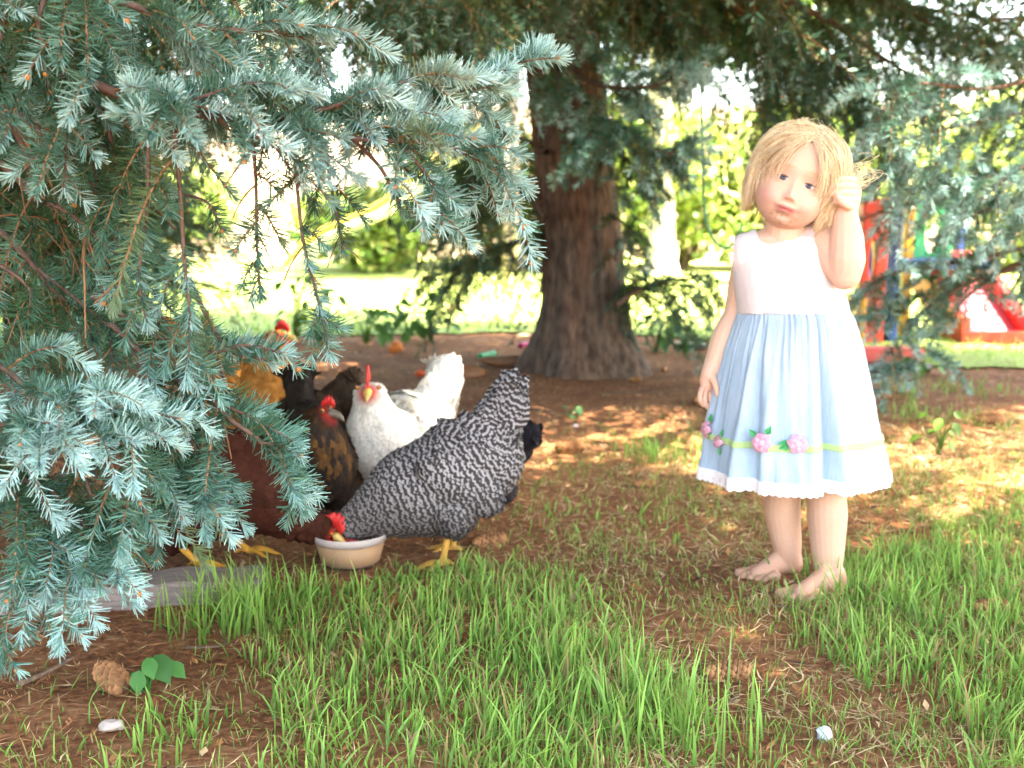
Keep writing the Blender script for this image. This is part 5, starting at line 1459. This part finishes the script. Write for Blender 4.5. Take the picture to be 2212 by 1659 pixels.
# right arm (picture left), hanging
sh, el, wr = G(1624, 552, 2.05), G(1594, 676, 2.06), G(1541, 790, 2.04)
chain(gB, [sh, (sh + el) / 2 + [-.002, 0, 0], el, (el + wr) / 2 + [-.001, 0, 0.004], wr], [.032, .029, .0265, .0255, .0185])
hd_ = G(1530, 824, 2.03)
add_ball(gB, hd_ + [0, 0, .002], (.0165, .0125, .023), nu=18, nv=12)
chain(gB, [wr, hd_ + [0, 0, .012]], [.0185, .0150], n=8)
fx = [(1514, 846, 1512, 864, 1519, 876, 2.012, .0053), (1523, 850, 1523, 870, 1530, 882, 2.020, .0055), (1533, 850, 1535, 868, 1541, 879, 2.030, .0053), (1542, 846, 1546, 860, 1550, 869, 2.040, .0047)]
for x1, y1, x2, y2, x3, y3, YY, rr in fx:
    chain(gB, [hd_ + [(x1 - 1528) * .0006, 0, -.008], G(x1, y1, YY), G(x2, y2, YY - .004), G(x3, y3, YY + .004)], [rr * 1.15, rr, rr * .95, rr * .8], n=18, sides=10)
chain(gB, [hd_ + [.004, -.006, .012], G(1546, 834, 2.008), G(1549, 852, 2.006)], [.0085, .0062, .0050], n=14, sides=10)
# left arm (picture right), bent, fist by the hair
sh, el, wr = G(1786, 528, 2.0), G(1826, 592, 1.95), G(1825, 455, 1.965)
chain(gB, [G(1775, 545, 2.02), sh, (sh + el) / 2 + [.002, -.004, -.004], el], [.036, .036, .034, .0285])
chain(gB, [el, G(1829, 560, 1.948), G(1829, 510, 1.955), wr], [.0285, .0325, .029, .0200], n=22)
fh = G(1836, 418, 1.975)
add_ball(gB, fh, (.0205, .0155, .030), nu=18, nv=12)
chain(gB, [wr, fh + [0, 0, -.012]], [.0205, .0190], n=10)
for k_, (y1, x2, x3) in enumerate([(388, 1802, 1805), (403, 1797, 1802), (418, 1798, 1803), (433, 1805, 1810)]):
    chain(gB, [fh + [.006, .004, .021 - .0125 * k_], G(1845, y1, 1.950), G(1820, y1 - 2, 1.929), G(x2, y1 + 3, 1.935), G(x3 + 3, y1 + 9, 1.952), G(1824, y1 + 8, 1.960)], [.0056, .0061, .0057, .0053, .0049, .0044], n=30, sides=10)
chain(gB, [fh + [.004, -.004, -.022], G(1836, 446, 1.946), G(1820, 438, 1.928), G(1810, 424, 1.924)], [.0095, .0084, .0072, .0058], n=18, sides=10)
# legs and feet
def leg(pts, rad, heel, ball, toes, side, YY):
    P = [G(*p) for p in pts]
    chain(gB, P, rad, n=40, sides=20)
    hp, bp = np.array(heel), np.array(ball)
    ank = P[-1]
    d = norm((bp - hp)[None])[0]; sd = np.array([-d[1], d[0], 0]); up = np.array([0, 0, 1.0])
    L = np.linalg.norm(bp - hp)
    chain(gB, [ank, hp + up * .030 + d * .006, hp + up * .019], [rad[-1], .022, .0195], n=14)
    chain(gB, [hp + up * .018, hp + d * L * .45 + up * .022, bp + up * .013], [.020, .0215, .0145], n=16)
    chain(gB, [ank + d * .004, hp + d * L * .42 + up * .030, bp + up * .014], [.021, .019, .012], n=16)
    for k_ in range(5):
        o_ = (k_ - 2) * .0118 * side
        r_ = [.0102, .0080, .0074, .0068, .0062][k_]
        bl = bp + sd * o_ - d * .004 * abs(k_ - 1) + up * .011
        tl = bl + d * [.029, .027, .024, .020, .016][k_] - up * (.011 - r_)
        chain(gB, [bl - d * .012, bl + d * .006, tl], [.0100, r_ * .80, r_ * .92], n=12, sides=10)
hL, bL = gnd(1712, 1236) - GO, gnd(1636, 1252) - GO
hR, bR = gnd(1806, 1276) - GO, gnd(1726, 1296) - GO
leg([(1690, 860, 2.04), (1692, 1000, 2.03), (1690, 1062, 2.03), (1690, 1110, 2.035), (1699, 1170, 2.04), (1703, 1212, 2.045)], [.050, .0375, .0345, .0345, .0285, .0235], hL, bL, 0, 1, 2.04)
leg([(1785, 860, 2.0), (1788, 1000, 1.985), (1785, 1062, 1.98), (1787, 1115, 1.975), (1788, 1190, 1.97), (1789, 1232, 1.965)], [.052, .0395, .0362, .0370, .0300, .0250], hR, bR, 0, 1, 1.97)
me = remesh(gB, .0019, 4, .4)
V = verts_of(me); qh = to_head(V)
# skin colour: lips, cheeks, lids, knuckles, knees, food round the mouth, dirt on the feet
skin = np.array([.62, .40, .305]); Cc = np.repeat(skin[None], len(V), 0)
fr = np.clip((-qh[:, 1] - .02) / .02, 0, 1)
def blend(mask, col):
    global Cc
    mask = np.clip(mask, 0, 1)[:, None]; Cc = Cc * (1 - mask) + np.asarray(col) * mask
def g2(x0, z0, sx, sz):
    return np.exp(-((qh[:, 0] - x0) / sx) ** 2 - ((qh[:, 2] - z0) / sz) ** 2) * fr
for s in (-1, 1):
    blend(.55 * g2(s * .038, -.046, .020, .016), (.68, .30, .26))
    blend(.75 * g2(s * .0235, .0130, .0150, .0030), (.40, .24, .13))
    blend(.35 * g2(s * .0228, -.004, .014, .0055), (.55, .27, .22))
    blend(.5 * g2(s * .0045, -.0415, .0035, .0022), (.36, .12, .09))
blend(.30 * g2(0, -.036, .008, .008), (.68, .32, .26))
blend(.95 * np.clip(1.5 * np.exp(-((qh[:, 0]) / .0145) ** 4 - ((qh[:, 2] + .0585) / .0056) ** 4), 0, 1) * fr, (.56, .20, .185))
blend(.80 * np.exp(-((qh[:, 0]) / .0175) ** 4 - ((qh[:, 2] + .0583 + .002 * np.abs(qh[:, 0]) / .017) / .0017) ** 2) * fr, (.26, .06, .055))
smear = np.clip((vnoise(V * 240, 4) - .48) * 4, 0, 1) * np.clip(2 * np.exp(-((qh[:, 0] - .002) / .022) ** 4 - ((qh[:, 2] + .076) / .0105) ** 4), 0, 1) * fr
blend(.55 * smear, (.44, .19, .09))
for c in (fh, hd_):
    blend(.35 * gauss(V, c + [-.012, -.01, -.004], (.03, .03, .03)), (.66, .31, .25))
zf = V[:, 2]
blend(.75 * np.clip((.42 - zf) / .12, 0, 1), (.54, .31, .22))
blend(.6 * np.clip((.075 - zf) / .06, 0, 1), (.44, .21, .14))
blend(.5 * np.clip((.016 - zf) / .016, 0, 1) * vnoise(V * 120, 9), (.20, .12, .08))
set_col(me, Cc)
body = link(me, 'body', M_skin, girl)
# eyes: white ball with iris, pupil and upper lash line
def eyeball(s):
    c = np.array([s * .0228, -.0600, -.0095])
    # sit on the actual surface
    m = (np.abs(qh[:, 0] - c[0]) < .006) & (np.abs(qh[:, 2] - c[2]) < .004) & (qh[:, 1] < 0)
    surf = qh[m, 1].mean() if m.any() else -.07
    n = 40
    g = Geo()
    # almond-shaped convex disc, 24 x 9 mm
    tt = np.linspace(0, 2 * PI, n, endpoint=False); rows = np.linspace(0, 1, 9)
    W, Hh = .0106, .0042
    Vs = []
    for rr in rows:
        x = W * rr * np.cos(tt); zc = Hh * rr * np.sin(tt) * (1 - .30 * np.cos(tt) ** 2 * 1.0)
        y = surf - .0012 - .0026 * (1 - rr ** 2) + .0022 * (x / W) ** 2 * .6
        Vs.append(np.stack([c[0] + x, y, c[2] + zc], -1))
    Vs = np.array(Vs); idx = np.arange(9 * n).reshape(9, n)
    F = np.stack([idx[:-1], np.roll(idx[:-1], -1, 1), np.roll(idx[1:], -1, 1), idx[1:]], -1).reshape(-1, 4)
    loc = Vs.reshape(-1, 3); ix = c[0] - .0006; dist = np.hypot(loc[:, 0] - ix, loc[:, 2] - c[2] - .0004)
    C = np.where((dist < .0025)[:, None], [.012, .012, .016], np.where((dist < .0056)[:, None], [.07, .09, .15], [.60, .56, .56]))
    C = np.where(((dist >= .0046) & (dist < .0058))[:, None], [.05, .06, .10], C)
    g.add(H(loc), F, C); eo = g.build('eye', M_eye, girl)
    tl = np.linspace(PI * .02, PI * .98, 14)
    P = np.stack([c[0] + W * 1.06 * np.cos(tl), surf - .0028 + .0016 * np.cos(tl) ** 2, c[2] + .0003 + Hh * 1.08 * np.sin(tl) * (1 - .3 * np.cos(tl) ** 2)], -1)
    g = Geo(); V_, F_ = tubes(H(P), .0006 + .0006 * np.sin(tl), 6); g.add(V_, F_, (.16, .085, .05)); g.build('eyelid', M_hair, girl)
eyeball(-1); eyeball(1)

# ---- dress: bodice from the torso shape, open at neck and arms
gD = Geo()
ring(gD, [(470, 1650, 1745, .34)] + [(r_[0], r_[1], r_[2], r_[3]) for r_ in TR[:6]] + [(682, 1600, 1829, .76)], 2.02, -.0035, sides=90, n=70)
for a_, b_ in (((1645, 540), (1614, 549)), ((1755, 524), (1790, 530))):
    chain(gD, [G(*a_, 2.02), G(*b_, 2.02)], [.036, .036], n=10)
md = remesh(gD, .0024, 6, .5)
Vd = verts_of(md); Nd = normals_of(md)
Vd = Vd + Nd * (.0045 * (vnoise(Vd * np.array([16, 16, 34]) + np.array([0, 0, 3]), 51) - .5) + .003 * (vnoise(Vd * np.array([50, 50, 14]), 52) - .5) * np.clip((.62 - Vd[:, 2:3].ravel()) / .1, 0, 1))[:, None]
md.vertices.foreach_set('co', Vd.astype(np.float32).ravel()); md.update(); px, py = proj(Vd + GO)
neck = inside(px, py, [(1634, 400), (1634, 497), (1643, 520), (1662, 528), (1690, 522), (1726, 502), (1757, 479), (1757, 400)])
armL = inside(px, py, [(1500, 400), (1592, 400), (1588, 505), (1585, 540), (1583, 575), (1570, 590), (1500, 590)])
armR = inside(px, py, [(1803, 400), (1803, 482), (1782, 500), (1772, 525), (1774, 560), (1786, 596), (1808, 618), (1900, 618), (1900, 400)])
backv = Vd[:, 1] + GO[1] > 2.03
bad = (neck & ~(backv & (py > 508))) | armL | armR | (py > 680)
bm = bmesh.new(); bm.from_mesh(md); bm.verts.ensure_lookup_table()
bmesh.ops.delete(bm, geom=[bm.verts[i] for i in np.nonzero(bad)[0]], context='VERTS')
for _ in range(6):
    ed = [v for v in bm.verts if v.is_boundary]
    new = {v: sum((e.other_vert(v).co for e in v.link_edges if e.is_boundary), Vector()) / max(1, sum(e.is_boundary for e in v.link_edges)) for v in ed}
    for v, c in new.items():
        v.co = v.co * .4 + c * .6
bm.to_mesh(md); bm.free(); md.polygons.foreach_set('use_smooth', np.ones(len(md.polygons), bool))
dress = link(md, 'dress', M_white_cloth, girl)
sl = dress.modifiers.new('cloth', 'SOLIDIFY'); sl.thickness = .0022; sl.offset = 1

# ---- skirt
SK = np.array([[668, 1598, 1831], [684, 1592, 1842], [715, 1581, 1853], [760, 1566, 1863], [850, 1545, 1882], [940, 1527, 1897], [1010, 1513, 1909]], float)
rck = np.random.default_rng(21)
CREASE = [(rck.uniform(0, 2 * PI), rck.uniform(.035, .09), rck.uniform(.006, .019), rck.uniform(.5, 1.3), rck.normal(0, .10)) for _ in range(24)]
CREASE += [(rck.uniform(0, 2 * PI), rck.uniform(.02, .05), rck.uniform(.003, .0075), -1, rck.normal(0, .08)) for _ in range(64)]
def skirt_at(th, v, off=0.0):
    """th round the body (0 = picture right, -pi/2 = towards the camera), v 0 waist .. 1 hem (can exceed 1)."""
    th, v = np.broadcast_arrays(np.asarray(th, float), np.asarray(v, float))
    u = np.clip(v, 0, 1.2)
    rows = np.linspace(0, 1, len(SK)); ys = np.interp(u, [0, .045, .13, .25, .49, .73, 1, 1.2], [*SK[:, 0], 1010 + 70]); 
    w = np.interp(u, [0, .045, .13, .25, .49, .73, 1, 1.2], [*((SK[:, 2] - SK[:, 1]) / 2), (1909 - 1513) / 2 + 8]) * MM
    cx = np.interp(u, [0, .045, .13, .25, .49, .73, 1, 1.2], [*((SK[:, 2] + SK[:, 1]) / 2), 1711])
    z = np.interp(u, [0, 1], [G(1712, 668, 2.02)[2], G(1712, 1010, 2.02)[2]]); z = z + np.where(u > 1, (u - 1) * (G(1712, 1010, 2.02)[2] - G(1712, 668, 2.02)[2]), 0)
    x0 = (cx - 1106) / FP * (2.02 * CP - (z + GO[2] - CAM_H) * SP) - GO[0]
    k = np.clip(u, 0, 1)
    gather = 0 * th; fold = .007 * np.sin(th * 5 - 1.1 + np.sin(th * 2)) * k
    for t0, wd_, dp_, gr, sl_ in CREASE:
        dd = np.abs((th - t0 - sl_ * (k - .5) + PI) % (2 * PI) - PI) / (wd_ * (.35 + 1.1 * k))
        env = np.exp(-k * 3.0) if gr < 0 else k ** gr
        fold = fold - dp_ * env * np.exp(-dd ** 1.5) + .45 * dp_ * env * np.exp(-(dd - 1.9) ** 2 * 1.5)
    small = .0022 * (vnoise(np.stack([np.cos(th) * 7, np.sin(th) * 7, u * 9], -1), 31) - .5) * 2 * k
    rr = w + gather + fold + small + off
    dp = .76 + .10 * k
    return np.stack([x0 + rr * np.cos(th), 2.02 - GO[1] + rr * np.sin(th) * dp, z], -1)
nth, nv = 420, 80
th = np.linspace(0, 2 * PI, nth, endpoint=False)
def sheet(v0, v1, nv, off, name, mat, parent, scallop=0.0, col=(1, 1, 1), solid=.0015):
    vs = np.linspace(v0, v1, nv)
    A, B = np.meshgrid(th, vs)
    if scallop:
        B = B + np.linspace(0, 1, nv)[:, None] ** 3 * scallop * (np.abs(np.sin(A * 42)) - .5)
    Vt = skirt_at(A, B, off).reshape(-1, 3)
    idx = np.arange(nv * nth).reshape(nv, nth)
    F = np.stack([idx[:-1], np.roll(idx[:-1], -1, 1), np.roll(idx[1:], -1, 1), idx[1:]], -1).reshape(-1, 4)
    g = Geo(); g.add(Vt, F, col); o = g.build(name, mat, parent)
    m_ = o.modifiers.new('cloth', 'SOLIDIFY'); m_.thickness = solid; m_.offset = 0
    return o
skirt = sheet(0, 1.0, nv, 0, 'skirt', M_blue_cloth, dress)
M_lace = mat_fabric('lace', (.74, .66, .68), (.82, .76, .77), 500)
sheet(.985, 1.062, 12, .0022, 'lace_trim', M_lace, dress, scallop=.012)
M_ribbon = mat_fabric('ribbon', (.34, .50, .20), (.42, .58, .27), 300)
def vy(y):
    return np.clip((y - 674) / 362, 0, 1.1)
rbv = vy(958)
sheet(rbv - .02, rbv + .02, 6, .0025, 'ribbon', M_ribbon, dress)
# eyelets of the lace
ge = Geo()
for k_ in range(84):
    t_ = k_ * 2 * PI / 84
    for dv, dt in ((1.022, 0), (1.036, .012), (1.036, -.012)):
        if k_ % 2 == 0:
            add_ball(ge, skirt_at(t_ + dt, dv, .0030), (.0012, .0006, .0012), (.30, .20, .22), nu=6, nv=4)
ge.build('eyelet', M_plain, dress, kind='stuff')
def th_for(x, v):
    tt = np.linspace(-PI, 0, 400); X, Y = proj(skirt_at(tt, np.full(400, v)) + GO); return tt[np.argmin(np.abs(X - x))]
def flower(x, y, size, seed, bud=False):
    r_ = np.random.default_rng(seed); v = vy(y - 2); t_ = th_for(x, v)
    c = skirt_at(t_, v, .006); n = norm(np.array([[math.cos(t_), math.sin(t_), .1]]))[0]; a = norm(np.cross([0, 0, 1], n)[None])[0]; b = np.cross(n, a)
    core = None
    for k_ in range(6 if not bud else 3):
        an = k_ * 2 * PI / (6 if not bud else 3) + r_.uniform(-.2, .2); d = a * math.cos(an) + b * math.sin(an); s = np.cross(n, d)
        m = 7; g = Geo(); uu = np.linspace(0, 1, m)
        hw = size * .40 * np.sin(PI * (.15 + .8 * uu)) ; cen = c + d * (uu[:, None] * size * .72) + n * (.006 * np.sin(uu * PI)[:, None] + .002 * r_.random())
        Vp = np.stack([cen - s * hw[:, None] + n * .003, cen - n * .001, cen + s * hw[:, None] + n * .003], 1).reshape(-1, 3); i = np.arange(m * 3).reshape(m, 3)
        F = np.concatenate([np.stack([i[:-1, j], i[:-1, j + 1], i[1:, j + 1], i[1:, j]], -1) for j in (0, 1)])
        g.add(Vp, F, np.array([.66, .32, .42]) * r_.uniform(.9, 1.08)); 
        if core is None:
            gc_ = Geo(); add_ball(gc_, c + n * .003, (size * .3, size * .3, size * .3), (.74, .38, .49), nu=12, nv=8); core = gc_.build('flower', M_plain, dress)
        o = g.build('petal', M_plain, core); o.modifiers.new('cloth', 'SOLIDIFY').thickness = .0012
    for k_ in range(2):
        an = r_.uniform(0, 2 * PI) if not bud else (PI / 2 + k_ * PI); an = an if seed != 3 else PI + .3 * k_
        d = a * math.cos(an) + b * math.sin(an); s = np.cross(n, d); g = Geo(); p = c + d * size * .55 - n * .002
        g.add(np.array([p, p + d * size * .3 + s * size * .25 + n * .003, p + d * size * .75, p + d * size * .3 - s * size * .25 + n * .003]), [[0, 1, 2, 3]], (.04, .30, .10))
        o = g.build('leaf', M_plain, core, False); o.modifiers.new('cloth', 'SOLIDIFY').thickness = .001
flower(1538, 944, .023, 1); flower(1563, 964, .019, 5, True); flower(1650, 947, .026, 2); flower(1723, 947, .026, 3)

# ---- hair
rh = np.random.default_rng(8)
E = np.array([.0725, .0890, .0785]); EC = np.array([0, .012, .016])
BL0, BL1, BL2 = np.array([.76, .57, .33]), np.array([.92, .80, .58]), np.array([.56, .37, .18])
gc_ = Geo(); V, Q, T = sphere_vf(64, 40)
Vc = V * (E * .985) + EC
faceopen = (V[:, 1] < -.30) & (Vc[:, 2] < .062 - .35 * np.abs(V[:, 0] * .05))
gone = faceopen | (Vc[:, 2] < -.052)
Qk = Q[~gone[Q].any(1)]; Tk = T[~gone[T].any(1)]
gc_.add(H(Vc), Qk, BL2 * 1.25); gc_.f.append(Tk)
hair = gc_.build('hair', M_hair, girl)
gs_ = Geo()
def strands(n, side, az0, az1, zend, layer, part_t=(0, 1), wob=.003, rad=.00062, seed=1, colmix=.5, flip=.0, wide=False):
    r_ = np.random.default_rng(seed); N = 18; out, rr, cc = [], [], []
    for i in range(n):
        f = r_.random()
        # root on the part, from the hairline back to the crown
        pt = part_t[0] + (part_t[1] - part_t[0]) * r_.random()
        root = np.array([-.010 + .012 * pt + side * .002, -.80 + 1.15 * pt, 0]); root[2] = math.sqrt(max(.02, 1 - root[1] ** 2)); root = norm((root / [1, 1, 1])[None])[0]
        az = math.radians(az0 + (az1 - az0) * f)
        tgt = np.array([math.cos(az), math.sin(az), -.22 + .1 * r_.normal()]); tgt /= np.linalg.norm(tgt)
        u = np.linspace(0, 1, 12)[:, None]; om = math.acos(np.clip(root @ tgt, -1, 1))
        D = (np.sin((1 - u) * om) * root + np.sin(u * om) * tgt) / math.sin(om)
        ly = layer * (.25 + .9 * r_.random())
        P = EC + D * (E + ly * np.minimum(1, .25 + u * 1.6))
        ze = zend(f) + r_.normal(0, .011)
        last = P[-1]; m = N - 12; w = np.linspace(0, 1, m + 1)[1:, None]
        tail = last + np.concatenate([np.zeros((m, 2)), np.ones((m, 1))], 1) * (ze - last[2]) * w
        outw = np.array([math.cos(az), math.sin(az), 0])
        tail = tail - outw * (.010 * w ** 1.5) * (1 if not wide else -.4) + outw * flip * w ** 3 * r_.uniform(-.3, 1)
        P = np.vstack([P, tail])
        ph = r_.uniform(0, 6, 2); ss = np.linspace(0, 1, N)[:, None]
        q_ = vnoise(np.array([[f * 14, side * 3.0 + pt * 5, 0]]), 71)[0]; P = P + outw * (.010 * (q_ - .4)) * ss ** .8 + np.cross(outw, [0, 0, 1]) * .014 * (vnoise(np.array([[f * 9, 7.0, pt * 3]]), 72)[0] - .5) * ss
        P = P + outw * wob * np.sin(ss * 7 + ph[0]) * ss + np.cross(outw, [0, 0, 1]) * wob * 1.3 * np.sin(ss * 6 + ph[1]) * ss
        out.append(P); rr.append(rad * np.interp(np.linspace(0, 1, N), [0, .2, .8, 1], [.8, 1, .9, .25]))
        t = np.clip(r_.normal(colmix, .22) + .9 * (vnoise(np.array([[f * 22, side * 2.0 + pt * 9, 5.0]]), 73)[0] - .5), 0, 1); c = BL0 * (1 - t) + BL1 * t
        c = np.where(r_.random() < .12, BL2, c)
        cc.append(np.repeat(np.repeat(c[None], N, 0) * np.linspace(.82, 1.08, N)[:, None], 4, 0))
    P = np.array(out); Pw = P @ Rh.T + HC
    Vt, F = tubes(Pw, np.array(rr), 4); gs_.add(Vt, F, np.concatenate(cc))
# picture-left curtain and back
strands(950, -1, 208, 95, lambda f: -.058 - .022 * f, .010, (.0, 1), seed=11, colmix=.35)
strands(420, -1, 210, 175, lambda f: -.055, .014, (.05, .8), seed=12, colmix=.45, flip=.006)
# picture-right sweep and back
strands(950, 1, -27, 85, lambda f: -.060 - .03 * f, .009, (.0, 1), seed=13, colmix=.55)
strands(480, 1, -33, 5, lambda f: -.035 - .03 * f, .013, (.0, .7), seed=14, colmix=.6, wob=.005, flip=.010)
# thin fringe strands over the forehead
strands(34, 1, -62, -38, lambda f: -.012 - .022 * f, .010, (.0, .3), seed=15, colmix=.6, rad=.0006, wob=.004)
strands(26, -1, 246, 216, lambda f: -.018 - .02 * f, .008, (.0, .25), seed=16, colmix=.4, rad=.0006, wob=.004)
# loose curls on the picture right, some running to the fist
out, rr = [], []
for i in range(56):
    f = rh.random(); st = H(np.array([.060 + .016 * rh.random(), -.01 + .05 * rh.random(), .055 - .07 * rh.random()]))
    en = G(1806 + 30 * rh.random(), 398 + 10 * rh.random(), 1.945) if i < 38 else G(1850 + 45 * rh.random(), 330 + 90 * rh.random(), 1.99)
    md_ = (st + en) / 2 + np.array([.022 + .022 * rh.random(), -.01, .028 * rh.random() - .006])
    P = smoothpath([st, md_, en], 18); ss = np.linspace(0, 1, 18)[:, None]
    P = P + (.004 * np.sin(ss * 9 + rh.uniform(0, 6)) * np.array([.6, .3, 1])) * ss
    out.append(P); rr.append(np.full(18, .0004))
Vt, F = tubes(np.array(out), np.array(rr), 4); gs_.add(Vt, F, BL1 * .95)
out, rr = [], []
for i in range(60):                                              # lock hanging behind the raised arm
    st = G(1770 + 40 * rh.random(), 390 + 20 * rh.random(), 2.03); en = G(1775 + 30 * rh.random(), 455 + 20 * rh.random(), 2.04)
    P = smoothpath([st, (st + en) / 2 + [.014 * rh.normal(), 0, 0], en], 18); out.append(P); rr.append(np.full(18, .0008))
Vt, F = tubes(np.array(out), np.array(rr), 4); gs_.add(Vt, F, BL0 * .8)
out, rr = [], []
for i in range(150):                                              # flyaways over the crown
    az = rh.random() * 2 * PI; d0 = norm(np.array([[math.cos(az) * .7, math.sin(az) * .7, .8]]))[0]
    p0 = EC + d0 * E * 1.04; tg_ = norm(np.cross(d0, rh.normal(size=3))[None])[0]; p1 = p0 + d0 * .006 + tg_ * .02; p2 = p1 + tg_ * .022 - d0 * .008 * rh.random()
    out.append(smoothpath([p0, p1, p2], 18) @ Rh.T + HC); rr.append(np.full(18, .00028))
Vt, F = tubes(np.array(out), np.array(rr), 4); gs_.add(Vt, F, BL1)
strands(130, 1, -28, 60, lambda f: -.05 - .03 * f, .012, (.0, .9), seed=31, colmix=.8, rad=.0004, wob=.008, flip=.02)
strands(150, -1, 215, 120, lambda f: -.05 - .02 * f, .010, (.0, .9), seed=32, colmix=.7, rad=.0004, wob=.009, flip=.016)
strands(26, 1, -60, -34, lambda f: -.02 - .03 * f, .012, (.0, .35), seed=33, colmix=.7, rad=.0005, wob=.007)
gs_.build('strands', M_hair, hair, kind='stuff')
